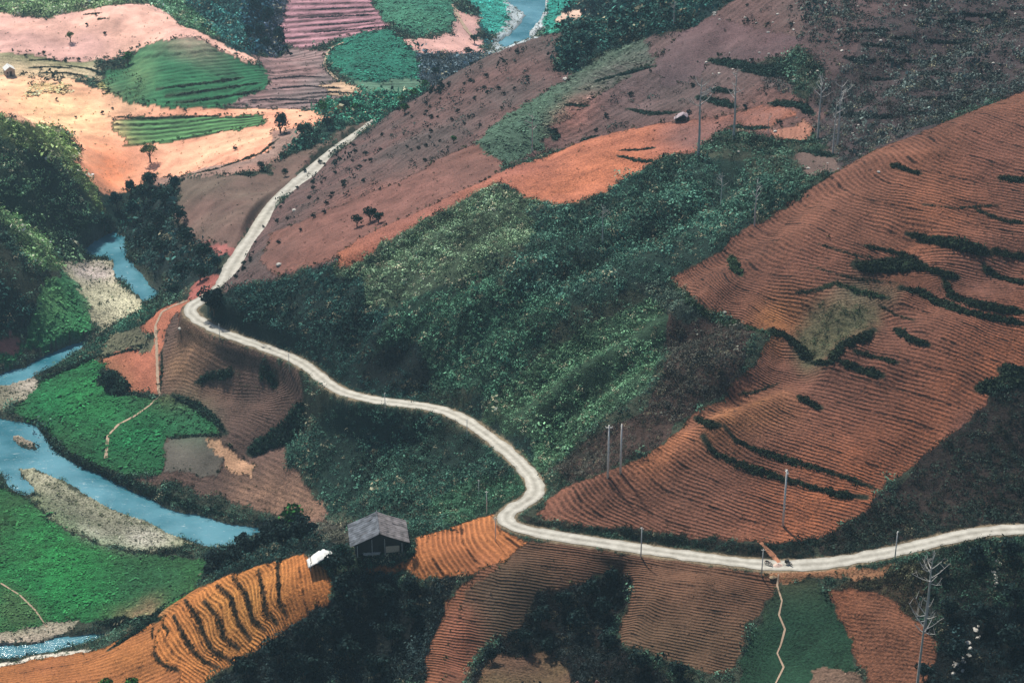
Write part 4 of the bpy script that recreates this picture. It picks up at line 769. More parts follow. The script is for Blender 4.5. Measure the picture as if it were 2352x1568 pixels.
patch = fbm(gx, gy, 14, 101, 3)
dist = np.hypot(gx, gy)
rad = ssz*1.04*np.clip(dist/400, .8, 2.2)*.76*np.clip((rd-1.0)/3.5, .45, 1)
wgt = np.where((cls < 0) & inview & (rd > 2.45+1.9*(gy > 455)) & (Z.ravel() > .3), np.minimum(area, 60)*sd_*np.clip(patch*2.2-.35, .25, 1.3)/(rad**2)*1.5, 0)
nb = rng.poisson(wgt); idx = np.repeat(np.arange(len(gx)), nb)
def jitter(idx):
    fa = idx//NR+rng.uniform(-.5, .5, len(idx)); fr = idx % NR+rng.uniform(-.5, .5, len(idx))
    a = AZ[0]+fa*DA; r = np.interp(fr, IR, RR); x = r*np.sin(a); y = r*np.cos(a); return np.c_[x, y, ground(x, y)]
pos = jitter(idx)
mixn = (fbm(pos[:, 0], pos[:, 1], 6, 111, 2)-.5)[:, None]; hue = rng.normal(0, .18, (len(pos), 1))
tint = scol[idx]*1.35*(1+mixn*2.0+hue*2.8).clip(.2, 3.2); dry = (rng.random(len(pos)) < .10)[:, None]
tint = np.where(dry, tint.mean(1, keepdims=True)*np.array([[1.6, 1.45, 1.0]])*1.2, tint); lum_ = tint.mean(1, keepdims=True); tint = (tint*.80+lum_*.20)*np.array([[1.02, 1.06, .96]])*1.32
size = rad[idx]*np.where(rng.random(len(pos)) < .06, 1.7, 1)*rng.lognormal(-.05, .36, len(pos)); pos[:, 2] -= size*.18
near = pos[:, 1] < 520
print('bushes', near.sum(), (~near).sum())
# in tracts, by where they grow
tr_ = [('scrub', near & (pos[:, 0] < 0) , 'dark scrub on the slopes below and beside the road'), ('scrub', near & (pos[:, 0] >= 0), 'dense scrub over the hillside above the road')]
for n_, k_, lab in tr_: scatter(n_, pos[k_], size[k_], tint[k_], PR, label=lab)
scatter('scrub', pos[~near], size[~near], tint[~near], PRF, label='hazy green scrub on the far side of the valley')
print('t_scrub')
# grass, weeds, pebbles: small stuff on the open ground
def spread(name, mask, per, size0, colf, protos, label, var=.5):
    w_ = np.where(mask & inview & (rd > 2.0) & (Z.ravel() > .3), (rd > 3.1+1.2*(gy > 500))*np.minimum(area, 40)*per/np.clip(dist/380, .8, 2)**2, 0); n_ = rng.poisson(w_); ix = np.repeat(np.arange(len(gx)), n_)
    p_ = jitter(ix); s_ = size0*np.clip(dist[ix]/380, .8, 2)*rng.lognormal(0, .35, len(ix)); t_ = colf(ix, p_); print(name, len(ix))
    return scatter(name, p_, s_, t_, protos, label=label, var=var)
isname = lambda *n_: np.isin(cls, [i for i, f in enumerate(F) if f['name'] in n_])
base_c = lambda k_, extra: (lambda ix, p_: np.clip(col[ix, :3]*k_*(1+rng.normal(0, .3, (len(ix), 1)))+np.array(extra), .003, .8))
spread('grass', isname('meadow', 'scrub_edge'), 1.3, .50, base_c(1.2, (.004, .008, .002)), GR_, 'green grass and crops growing over the meadows', .25)
farm = isname('ploughed_field', 'hillside_field', 'fallow_plot', 'terraced_field', 'dark_slope')
spread('stubble', farm, .16, .20, lambda ix, p_: np.where(rng.random((len(ix), 1)) < .5, np.clip(col[ix, :3]*1.7+.03, 0, .8), col[ix, :3]*np.array([[.45, .7, .5]])+np.array([[0, .012, .005]])), TUFT, 'scattered dry stubble and weeds on the bare fields')
spread('weeds', isname('hillside_field', 'dark_slope') , .05, .8, lambda ix, p_: np.array([[.03, .05, .045]])*rng.uniform(.5, 2, (len(ix), 1)), PRF, 'small weeds over the brown slope')
spread('gravel', isname('gravel_bar'), .9, .28, lambda ix, p_: np.where(rng.random((len(ix), 1)) < .62, np.array([[.60, .58, .46]])*rng.uniform(.5, 1.25, (len(ix), 1)), np.array([[.08, .13, .06]])*rng.uniform(.5, 1.6, (len(ix), 1))), TUFT, 'pale pebbles and low weeds on the river bars')

def clumps(poly, per, size, c_, label):
    m_ = inside(xw, yw, world_poly(poly)); spread('weeds', m_, per, size, lambda ix, p_: np.array([c_])*rng.uniform(.5, 2.0, (len(ix), 1)), PR, label)
clumps([(1838,712),(1900,690),(1990,700),(2010,745),(1930,790),(1900,832),(1862,832),(1832,780)], .8, .55, (.035, .055, .028), 'rough grass filling the gully of the red field')
clumps([(2180,1110),(2420,1060),(2420,925),(2262,958),(2196,1010)], .25, .6, (.02, .022, .015), 'sparse weeds on the dark reddish plot at the right edge')
clumps([(2240,560),(2352,520),(2352,650),(2270,640),(2180,600)], .25, .5, (.05, .045, .025), 'dry weeds among the upper banks')
clumps([(530,1100),(740,1150),(750,1200),(640,1180)], .35, .4, (.10, .085, .05), 'dry weeds on the slope above the river')
clumps([(230,190),(300,150),(340,235),(280,230)], .1, 1.0, (.10, .16, .07), 'bushes on the left side of the green hillock')
clumps([(380,770),(430,730),(640,820),(700,880),(600,900),(400,880)], .12, .5, (.03, .035, .02), 'weeds under the road on the brown field')
clumps([(43,1079),(187,1132),(333,1197),(420,1240),(250,1200),(110,1130)], .5, .5, (.07, .10, .04), 'low green growth along the river bar')
for b_ in BK: build_bank(*b_)
for nm_, k_ in (('weeds', 0),):
    ed = np.zeros(GX.shape, bool); c2 = cls.reshape(GX.shape)
    for d0, d1 in ((1, 0), (0, 1), (2, 0), (0, 2)): ed |= (c2 != np.roll(np.roll(c2, d0, 0), d1, 1))
    spread(nm_, ed.ravel() & (cls >= 0), .75, .42, lambda ix, p_: np.clip(col[ix, :3]*.35, 0, .10)+np.array([[.035, .055, .022]])*rng.uniform(.4, 1.8, (len(ix), 1)), TUFT, 'ragged weeds along the edges of the plots')

# ------------------------------------------------------------------ trees
def px_m(p):  # survey pixels per metre at a point
    return FP/np.linalg.norm(np.array(p)-np.array([0, 0, CAM_Z]))
def crown_tree(name, tint, seed, shape=(1, 1, .9), trunk=.35, n_=420, leaf=.10):
    """a broadleaf tree one metre in radius, to be scaled: trunk with limbs, crown of leaf clumps"""
    r = np.random.default_rng(seed); root = empty(name, (0, 0, 0)); m = MB()
    m.tube([(0,0,-.2),(.02,.01,trunk*.6),(-.03,.02,trunk+.5)], [.10,.075,.05], 7)
    for k_ in range(5):
        a = k_*1.26+seed; m.tube([(0,0,trunk*.7+.06*k_),(.28*math.cos(a),.28*math.sin(a),trunk+.35),(.55*math.cos(a),.55*math.sin(a),trunk+.62)], [.045,.03,.015], 5)
    m.obj('trunk', M_DARKBARK, root)
    lobes = [(r.uniform(-.45, .45), r.uniform(-.45, .45), trunk+r.uniform(.35, 1.15), r.uniform(.34, .58)) for _ in range(9)]+[(0, 0, trunk+.7, .6)]
    V, Cc = [], []
    for k_ in range(n_):
        lx, ly, lz, lr = lobes[r.integers(0, len(lobes))]; d = r.normal(0, 1, 3); d /= np.linalg.norm(d); d[2] = abs(d[2])*.9-.25
        c = (np.array([lx*shape[0], ly*shape[1], lz])+d*lr*r.uniform(.7, 1.08)*np.array(shape))
        n = d+r.normal(0, .5, 3); n /= np.linalg.norm(n); t = np.cross(n, r.normal(0, 1, 3)); t /= np.linalg.norm(t); b = np.cross(n, t); s_ = leaf*r.uniform(.7, 1.6); w__ = s_*.7
        V += [c-t*s_-b*w__*.3, c+b*w__, c+t*s_, c-b*w__*.8]; Cc.append(np.array(tint)*max(.3, 1+r.normal(0, .5)))
    o = mesh_obj('crown', np.array(V), np.arange(len(V)).reshape(-1, 4), M_LEAF, root)
    o.data.attributes.new('col', 'FLOAT_COLOR', 'FACE').data.foreach_set('color', np.c_[np.clip(Cc, .001, .8), np.ones(len(Cc))].astype(np.float32).ravel())
    return root
used = set()
def plant(proto, u, v, width_px, label, cat='tree', group=None, tall=1.0):
    """stand a copy of a tree on the ground at a survey point; its crown spans the given width"""
    p = put(u, v); s_ = width_px/px_m(p)/2
    if id(proto) not in used:
        used.add(id(proto)); proto.location = tuple(p); proto.rotation_euler = (0, 0, random.uniform(0, 6)); proto.scale = (s_, s_, s_*tall); o = proto; o['label'] = label
        if group: o['group'] = group
    else: o = copy_thing(proto, tuple(p), random.uniform(0, 6), (s_, s_, s_*tall), label, group)
    o['category'] = cat
    if group is None and 'group' in o: del o['group']
    return o
TD = crown_tree('broadleaf_tree', (.012,.045,.035), 1); TG = crown_tree('green_tree', (.035,.15,.035), 2); TO = crown_tree('olive_tree', (.13,.19,.075), 3, trunk=.6)
TT_ = crown_tree('tall_dark_tree', (.007,.05,.05), 4, (.8,.8,1.5), .3, 520); TB = crown_tree('dark_tree', (.012,.028,.027), 5, n_=520)
plant(TO, 162, 96, 24, 'small lone tree with a bare stem on the pale pink field'); plant(TO, 345, 372, 46, 'round green tree on the orange field below the striped terraces')
plant(TG, 294, 148, 34, 'dense dark green tree at the upper left rim of the green hillock'); plant(TT_, 644, 306, 52, 'tall dark egg shaped tree beside the striped terraces')
plant(TG, 670, 1214, 74, 'bright green round tree above the dark trees by the river')
plant(TD, 252, 888, 44, 'dark ragged tree at the left tip of the red field')
g5 = 'dark trees along the spur behind the golden terraces'
for k_, (u, v, w_) in enumerate([(500,1312,60),(540,1300,58),(575,1282,60),(612,1262,62),(650,1262,66),(690,1250,60),(560,1262,50),(610,1238,46),(715,1228,40),(640,1228,50),(690,1215,50),(480,1330,44)]):
    plant(TB, u, v, w_, 'dark bushy tree in the clump behind the golden terraces', group=g5)
g6 = 'dark trees around the hut'
for (u, v, w_, lab) in [(770,1318,60,'dark tree below the white shelter beside the hut'),(792,1365,66,'dark tree at the right end of the golden terraces'),(745,1305,34,'small dark bush in front of the white shelter'),(785,1275,34,'small tree squeezed between white shelter and hut'),(800,1310,44,'dark bush at the lower left corner of the hut'),(948,1282,26,'small bush against the right wall of the hut')]:
    plant(TB if w_ > 40 else TD, u, v, w_, lab, group=g6)
g7 = 'trees on the river banks upstream'
for (u, v, w_, t_) in [(345,430,44,0),(400,440,40,1),(380,478,60,0),(330,470,56,0),(300,450,40,1),(410,520,60,0),(360,530,60,0),(310,505,50,1),(430,570,60,0),(370,590,50,0),(470,600,54,0),(420,640,50,0),(460,645,44,0),(270,480,46,1),(240,530,50,0),(345,560,50,0),(500,618,36,1),(400,680,36,0)]:
    plant(TD if t_ == 0 else TT_, u, v, w_, 'dark tree in the wood on the far river bank' if u > 290 else 'dark tree at the foot of the left river slope', group=g7 if u > 290 else 'trees at the foot of the left slope')
for (u, v, w_, lab) in [(850,508,42,'dark green tree at the top of the orange strip by the brown slope'),(820,520,34,'smaller tree left of the dark green one on the brown slope'),(870,512,32,'smaller tree right of the dark green one on the brown slope'),(600,392,26,'small tree above the grey brown field'),(655,405,22,'small tree beside the bend of the far road'),(1042,328,20,'lone green shrub tree on the brown slope'),(752,296,32,'tree by the far end of the road'),(700,320,46,'broad tree among bushes near the far road'),(790,262,40,'leafy tree below the green mound')]:
    plant(TD if u < 1000 else TG, u, v, w_, lab)
for (u, v, w_) in [(484,712,62),(500,702,50),(492,722,54)]: plant(TB, u, v, w_, 'dark bush hiding the road at its left bend', 'bush', 'bushes hiding the road at its left bend')
g8 = 'trees in the hazy valley'
for (u, v, w_) in [(925,240,26),(950,228,30),(930,262,30),(975,205,26),(740,262,36),(815,262,30),(1000,175,26),(1090,100,26),(1075,130,26),(600,90,40),(620,60,50),(590,40,46),(640,100,44),(610,120,40),(575,90,36)]:
    plant(TT_ if u < 700 else TG if u < 990 else TD, u, v, w_, 'tall dark tree in the shady wood beyond the pale field' if u < 700 else ('teal green tree in the hazy valley beyond the far road' if u < 990 else 'dark blue green tree by the distant river'), group=g8 if u > 700 else 'tall trees beyond the pale field')
g9 = 'dark forest trees on the steep slope beside the distant river'
for k_ in range(80):
    u = rng.uniform(1285, 1560); v = rng.uniform(-10, 175)
    if (v < 175-.62*(u-1285)*.98 and v > 60-(u-1285)*1.5): plant(TT_, u, v, rng.uniform(20, 34), 'dark blue green tree in the forest above the distant river', group=g9)
g10 = 'dark trees in the hollow at the foot of the photo'
for (u, v, w_) in [(560,1560,70),(640,1520,74),(700,1480,66),(760,1450,70),(820,1400,66),(880,1380,60),(940,1370,56),(700,1560,80),(800,1520,80),(900,1480,70),(860,1560,80),(950,1430,60),(1240,1440,60),(1290,1400,56),(1350,1380,60),(1400,1340,44),(1330,1450,70),(1260,1500,50),(1390,1420,56),(1200,1480,50),(1400,1500,60),(1470,1545,60),(1130,1520,44),(1560,1560,50)]:
    plant(TB, u, v, w_, 'dark tree in the hollow under the brown field' if u > 1000 else 'dark tree in the thicket under the golden terraces', group=g10 if u > 1000 else 'dark trees in the thicket under the golden terraces')
g11 = 'trees on the shaded slope under the road'
for (u, v, w_) in [(2240,1300,60),(2320,1290,60),(2180,1420,54),(2260,1440,66),(2330,1400,66),(2200,1520,60),(2320,1500,70),(2160,1330,44),(2120,1560,50)]:
    plant(TB, u, v, w_, 'dark tree on the shaded slope under the end of the road', group=g11)
plant(TG, 248, 1590, 44, 'green shrub top poking up at the bottom edge, left one of two', 'shrub', 'pair of green shrubs at the bottom edge'); plant(TG, 308, 1592, 50, 'green shrub top poking up at the bottom edge, right one of two', 'shrub', 'pair of green shrubs at the bottom edge')

# bare pale trees: straight stem, a few twiggy limbs near the top (10 m tall model)
def bare_tree(seed, name='bare_tree', limbs=9):
    r = random.Random(seed); root = empty(name, (0, 0, 0)); m = MB(); m.tube([(0,0,-.3),(.05,0,3),(-.04,.05,6.5),(.03,0,10)], [.17,.13,.09,.03], 7); m.obj('trunk', M_BARK, root)
    b = MB()
    for k_ in range(limbs):
        h = r.uniform(5.6, 9.4); a = r.uniform(0, 6.28); l = r.uniform(.9, 2.1)*(1.15-(h-5.6)/7); e = (math.cos(a)*l, math.sin(a)*l, h+l*r.uniform(.3, .9)); mid = (e[0]*.5, e[1]*.5, h+(e[2]-h)*.38)
        b.tube([(0,0,h), mid, e], [.055,.04,.015], 5)
        for j in range(3):
            t = r.uniform(.4, 1); s0 = (e[0]*t, e[1]*t, h+(e[2]-h)*t); b.tube([s0, (s0[0]+r.uniform(-.6,.6), s0[1]+r.uniform(-.6,.6), s0[2]+r.uniform(.2,.7))], [.02,.01], 4)
    b.obj('branches', M_BARK, root); return root
BT = [bare_tree(3), bare_tree(8), bare_tree(21, limbs=12)]
def stand(proto, u, v, vtop, label, cat, group=None, H=10.0, girth=1.0):
    p = put(u, v); h = (v-vtop)/(px_m(p)*math.cos(PITCH+(((v+vtop)/2-784)/FP))); s_ = h/H; sc_ = (s_*girth, s_*girth, s_)
    if id(proto) not in used: used.add(id(proto)); proto.location = tuple(p); proto.scale = sc_; proto['label'] = label; o = proto
    else: o = copy_thing(proto, tuple(p), random.uniform(0, 6), sc_, label)
    if group: o['group'] = group
    elif 'group' in o: del o['group']
    o['category'] = cat; return o
gb = 'tall bare trees standing on the slope behind the scrub hill'
for k_, (u, v, t, lab) in enumerate([(1603,362,185,'tallest pale bare tree, just right of the pale arched shelter'),(1684,322,158,'pale bare tree rising over the dark level bank'),(1878,322,175,'thick topped bare tree left of the close pair'),(1913,352,232,'left one of the close pair of bare trees beside the grey scrub'),(1923,335,190,'right one of the close pair of bare trees beside the grey scrub'),(1222,348,262,'lone thin bare tree on the grey green strip'),(1383,560,470,'thin bare tree in the middle of the scrub hill'),(1733,518,415,'bare tree in the scrub near the furrowed ridge'),(1655,485,398,'crooked thin bare tree left of the one near the ridge'),(1547,62,-10,'thin bare tree at the top edge over the dark forest'),(1764,308,262,'short thin stem beside the small orange plot')]):
    stand(BT[k_ % 2], u, v, t, lab, 'bare tree', gb, girth=1.1)
stand(BT[2], 2124, 1442, 1275, 'spreading bare tree standing at the edge of the reddish field', 'bare tree', 'bare trees by the reddish field', girth=1.0)
stand(BT[2], 2105, 1592, 1372, 'thin leaning bare tree cut by the bottom edge below the spreading one', 'bare tree', 'bare trees by the reddish field', girth=.8)

# utility poles (9 m model): tapered concrete shaft with a small bracket
def pole():
    root = empty('utility_pole', (0, 0, 0)); m = MB(); m.tube([(0,0,-.3),(0,0,4.5),(0,0,9)], [.19,.15,.11], 10); m.obj('shaft', M_CONC, root, True)
    b = MB(); b.box((0,0,8.6), (1.1,.09,.10)); b.box((0,.13,8.6), (.12,.06,.4)); b.obj('crossarm', M_CONC, root)
    for x in (-.5, .5):
        i_ = MB(); i_.tube([(x,0,8.65),(x,0,8.74),(x,0,8.78),(x,0,8.88)], [.03,.06,.035,.05], 8); i_.obj('insulator', M_STONE, root)
    return root
PO = pole(); gp = 'concrete utility poles following the road'
for (u, v, t, lab) in [(1396,1096,978,'tall pole, left one of the pair at the lower tip of the scrub hill'),(1425,1086,976,'tall pole, right one of the pair at the lower tip of the scrub hill'),(1798,1207,1082,'tall pale pole alone inside the red furrowed field'),(885,947,904,'short pole at the road edge before its long bend'),(1073,1009,962,'short grey pole beside the road where it turns downhill'),(1472,1279,1212,'pole below the straight stretch of road'),(1749,1322,1262,'pole beside the parked motorbikes'),(2055,1286,1222,'dark pole in front of the road at its rising end'),(1138,1242,1188,'pole standing in the orange furrows at the hairpin'),(1118,1182,1128,'pole in the scrub just above the orange furrowed field'),(1100,1147,1102,'short pole in the scrub, behind the one above the orange field'),(665,852,812,'small pole at the road over the brown field'),(505,776,744,'small pole at the road close to the left bend')]:
    stand(PO, u, v, t, lab, 'utility pole', gp, H=9.0)

# lone shrubs on the brown slopes
SH = [crown_tree('shrub', (.016,.035,.032), 30+k_, (1,1,.7), .02, 110, .17) for k_ in range(3)]
gs = 'small dark shrubs dotted over the brown hillside'; hid = [i for i, f in enumerate(F) if f['name'] == 'hillside_field'][0]
cand = np.where((cls == hid) & inview & (up_ > 0) & (up_ < 2352) & (vp_ > 0))[0]; pick = rng.choice(cand, 110, p=(1/dist[cand]**0)/len(cand)*np.ones(len(cand)))
for k_, ix in enumerate(pick):
    plant(SH[k_ % 3], up_[ix], vp_[ix], rng.uniform(9, 17), 'small dark shrub dotted on the brown hillside above the far road', 'shrub', gs)
gs2 = 'shrubs at the foot of the brown field by the far road'
for (u, v) in [(655,310),(540,345),(700,395),(735,375),(652,640),(690,530),(660,505),(720,500),(745,490),(640,560),(560,620),(575,595),(790,430),(770,400),(780,370)]:
    plant(SH[0], u, v, rng.uniform(12, 18), 'small dark shrub beside the far stretch of road', 'shrub', gs2)
for (u, v) in [(235,262),(258,252),(175,272),(130,230),(60,130),(100,125),(240,80),(200,60),(220,36),(180,140),(150,142),(95,160),(130,168)]:
    plant(SH[1], u, v, rng.uniform(9, 14), 'tiny dark shrub on the sunlit pale fields', 'shrub', 'tiny shrubs on the sunlit fields')

# boulders
def boulder(seed):
    r = random.Random(seed); import bmesh; bm = bmesh.new(); bmesh.ops.create_icosphere(bm, subdivisions=2, radius=1)
    for v in bm.verts: v.co *= 1+r.uniform(-.2, .2); v.co.z *= .65; v.co.x *= 1.2
    me = bpy.data.meshes.new('boulder'); bm.to_mesh(me); bm.free(); me.materials.append(M_STONE); o = bpy.data.objects.new('boulder', me); COL.objects.link(o); return o
BO = [boulder(k_) for k_ in range(3)]
def rock(u, v, wpx, label, group=None):
    k_ = int(rng.integers(0, 3)); p = put(u, v); s_ = wpx/px_m(p)/2.2; o = BO[k_]
    if id(o) in used: o = o.copy(); COL.objects.link(o)
    used.add(id(BO[k_])); o.location = (p[0], p[1], p[2]+s_*.2); o.rotation_euler = (0, 0, rng.uniform(0, 6)); o.scale = (s_, s_, s_); o['label'] = label; o['category'] = 'boulder'
    if group: o['group'] = group
    elif 'group' in o: del o['group']
rock(676,484,11,'white boulder on the brown slope beside the far road'); rock(640,609,13,'white boulder below the far road near the scrub'); rock(1298,183,13,'white boulder at the upper edge of the grey green strip'); rock(414,756,11,'white boulder on the dark ground inside the left road bend')
rock(2018,396,0+8,'pale stone in the furrows near the ridge'); rock(1665,1048-330,8,'pale stone on the upper red field above its lower edge'); rock(650,1004,0+7,'pale stone in the brown field gully')
gr = 'pale boulders scattered in the upper grey scrub'
for k_ in range(80):
    u, v = rng.uniform(1600, 2350), rng.uniform(0, 400)
    if v < 350-(u-2000)*.42 and v < 420-abs(u-2000)*.1: rock(u, v, rng.uniform(4, 9), 'pale boulder in the grey scrub of the upper slope', gr)
for k_ in range(26):
    t = rng.random(); rock(2275-t*90+rng.normal(0, 9), 1400+t*150, rng.uniform(5, 12), 'pale rock in the stony runnel on the shaded slope', 'pale rocks in the runnel under the road')
for k_ in range(12): rock(2288+rng.normal(0, 5), 1275+k_*6.5, rng.uniform(6, 11), 'ochre rock in the short outcrop near the lower right edge', 'rocks of the short outcrop under the road')

# ------------------------------------------------------------------ hut, shelters, house
M_SLATE = simple('grey_roof_sheet', (.105,.120,.145), .9, noise=.9, scale=.9); M_SLATE2 = simple('paler_roof_sheet', (.16,.15,.16), .9, noise=.9, scale=.9); M_WOOD = simple('dark_boards', (.055,.05,.05), .9); M_BAMB = simple('bamboo_mat', (.66,.52,.40), .9, scale=6)
M_TARP = simple('white_tarp', (.72,.74,.73), .7, noise=.22, scale=1.5); M_TARP2 = simple('faded_tarp', (.36,.30,.34), .7, noise=.15); M_STRAW = simple('straw', (.34,.25,.16), .95)
hp = put(868, 1293); hs = 1.0
hz_ = float(np.max(ground(np.array([hp[0]-5, hp[0], hp[0]+5, hp[0]+4]), np.array([hp[1]-1, hp[1]-.5, hp[1], hp[1]+2]))))
hut = tag(empty('hut', (hp[0], hp[1]+3.6, hz_-.1), R(8)), 'dark wooden farm hut with a wide grey sheet roof on the spur', 'hut')
W, D_, EH, RH = 11.2, 7.2, 2.5, 5.0
def prism_wall(y):
    m = MB(); m.add([(-W/2+.6,y-.06,0),(W/2-.6,y-.06,0),(W/2-.6,y-.06,EH),(0,y-.06,RH-.15),(-W/2+.6,y-.06,EH),(-W/2+.6,y+.06,0),(W/2-.6,y+.06,0),(W/2-.6,y+.06,EH),(0,y+.06,RH-.15),(-W/2+.6,y+.06,EH)],
      [(0,1,2,3,4),(9,8,7,6,5),(0,5,6,1),(1,6,7,2),(2,7,8,3),(3,8,9,4),(4,9,5,0)])
    for k_ in range(17):
        x = -W/2+.9+k_*(W-1.8)/16; h = EH+(RH-EH)*(1-abs(x)/(W/2-.6)); m.box((x, y-.09, (h-.2)/2), (.07,.05,h-.2))
    return m
prism_wall(-D_/2).obj('gable_wall', M_WOOD, hut); prism_wall(D_/2).obj('gable_wall', M_WOOD, hut)
for sx in (-1, 1):
    m = MB(); m.box((sx*(W/2-.6), 0, EH/2), (.12, D_-.2, EH)); m.obj('side_wall', M_WOOD, hut)
def roof_side(sx, mm):
    m = MB(); n_ = 22; r0 = random.Random(5+sx); L0 = D_+1.6
    for i in range(n_+1):
        y = -L0/2+L0*i/n_; dz = .05*(1 if i % 2 else -1)
        for k_, t in enumerate((0, .34, .67, 1.06)):
            x = sx*(W/2+.15)*t; sag = -.08*math.sin(math.pi*t)+r0.uniform(-.03,.03); m.v.append((x, y+.10*math.sin(t*9)*0, RH+.06-(RH-EH)*t+dz+sag))
    for i in range(n_):
        for k_ in range(3): a = i*4+k_; m.f.append((a, a+1, a+5, a+4) if sx > 0 else (a, a+4, a+5, a+1))
    o = m.obj('roof', mm, hut); md = o.modifiers.new('s', 'SOLIDIFY'); md.thickness = .05; return o
roof_side(-1, M_SLATE)['label'] = 'bluish grey roof slope'; r2 = roof_side(1, M_SLATE2); r2['label'] = 'paler roof slope'  # right slope has a paler, less blue sheet colour than the left
m = MB(); m.tube([(0,-D_/2-.85,RH+.14),(0,0,RH+.08),(0,D_/2+.85,RH+.14)], .13, 8); m.obj('ridge_cap', M_SLATE, hut)
for (x, y, t) in [(-3.2,-2.0,.1),(-1.5,2.2,.4),(3.6,1.4,-.2),(1.4,-2.6,.3)]:
    m = MB(); zz = RH-(RH-EH)*abs(x)/(W/2+.15)+.14; m.box((x,y,zz), (1.5,.09,.05), rz=t, ry=(1 if x > 0 else -1)*math.atan2(RH-EH, W/2+.15)); m.obj('roof_batten', M_SLATE2, hut)
m = MB(); m.box((2.6,-D_/2-.14,.75), (2.8,.08,1.5)); m.obj('bamboo_panel', M_BAMB, hut)
m = MB(); m.box((.2,-D_/2-.13,.95), (1.0,.06,1.9)); m.obj('door', simple('door_boards', (.03,.026,.025), .9), hut)
for x in (-4.6, -1.6, 1.0, 4.5):
    m = MB(); m.tube([(x,-D_/2-.6,-.3),(x,-D_/2-.6,2.35 if abs(x) > 2 else 3.6)], .07, 6); m.obj('post', M_BARK, hut)
m = MB(); rr_ = random.Random(4)
for k_ in range(60): x = rr_.uniform(-3.6,-.6); m.tube([(x,-D_/2-.75+rr_.uniform(-.25,.25),rr_.uniform(.05,.7)),(x+rr_.uniform(.5,1),-D_/2-.75+rr_.uniform(-.25,.25),rr_.uniform(.05,.7))], .045, 5)
tag(m.obj('firewood', M_BARK, None, loc=(0,0,0)), 'pile of pale firewood against the front of the hut', 'firewood').matrix_world = Matrix.Translation(hut.location) @ Matrix.Rotation(R(8), 4, 'Z')
def shelter(name, p, rz, w_, d_, h_, mt, label, cat):
    root = tag(empty(name, tuple(p), rz), label, cat); m = MB(); nx, ny = 14, 8; r0 = random.Random(int(w_*10))
    for j in range(ny+1):
        for i in range(nx+1):
            s_ = i/nx*2-1; t = j/ny*2-1; m.v.append((s_*w_/2, t*d_/2, h_*(1-.52*abs(s_-.3)**1.15)+.16*r0.uniform(-1,1)-.30*abs(t)**1.5+.10*math.cos(s_*5+t*2)))
    for j in range(ny):
        for i in range(nx): a = j*(nx+1)+i; m.f.append((a, a+1, a+nx+2, a+nx+1))
    o = m.obj('tarp', mt, root, True); md = o.modifiers.new('s', 'SOLIDIFY'); md.thickness = .03
    for sx in (-.8, .8):
        for sy in (-.8, .8):
            q = MB(); q.tube([(sx*w_/2, sy*d_/2, -.3), (sx*w_/2, sy*d_/2, h_*.6)], .06, 6); q.obj('post', M_BARK, root)
    q = MB(); q.box((0, d_*.42, h_*.28), (w_*.75, .1, h_*.56)); q.obj('back_wall', M_WOOD, root)
    for sx in (-1, 1): q = MB(); q.box((sx*w_*.36, .1, h_*.25), (.1, d_*.65, h_*.5)); q.obj('side_wall', M_WOOD, root)
    q = MB(); q.box((w_*.12, 0, .35), (w_*.35, d_*.4, .7)); q.obj('bench', M_WOOD, root); return root
shelter('tarp_shelter', put(736, 1296), R(12), 5.4, 3.8, 2.8, M_TARP, 'white tarpaulin shelter beside the hut', 'shelter')
shelter('field_shelter', put(1564, 276), R(-6), 4.2, 3.0, 2.4, M_TARP2, 'pale arched field shelter with a dark opening on the orange strip', 'shelter')
# tiny far house
hp2 = put(22, 172); fh = tag(empty('small_house', tuple(hp2), R(25)), 'small pale gabled house among shrubs on the far sunlit slope', 'house')
m = MB(); m.add([(-1.9,-2.2,0),(1.9,-2.2,0),(1.9,-2.2,2.6),(0,-2.2,3.9),(-1.9,-2.2,2.6),(-1.9,2.2,0),(1.9,2.2,0),(1.9,2.2,2.6),(0,2.2,3.9),(-1.9,2.2,2.6)], [(0,1,2,3,4),(9,8,7,6,5),(0,5,6,1),(1,6,7,2),(4,9,5,0)]); m.obj('wall', simple('plaster', (.35,.33,.30), .9), fh)
for sx in (-1, 1):
    m = MB(); m.box((sx*1.08,0,3.28), (2.5,5.2,.10), ry=sx*.6); m.obj('roof', M_TARP, fh)
m = MB(); m.box((.2,-2.23,1.0), (1.0,.08,2.0)); m.obj('door', M_WOOD, fh); m = MB(); m.box((-1.1,-2.23,1.5), (.6,.08,.7)); m.obj('window', M_WOOD, fh)

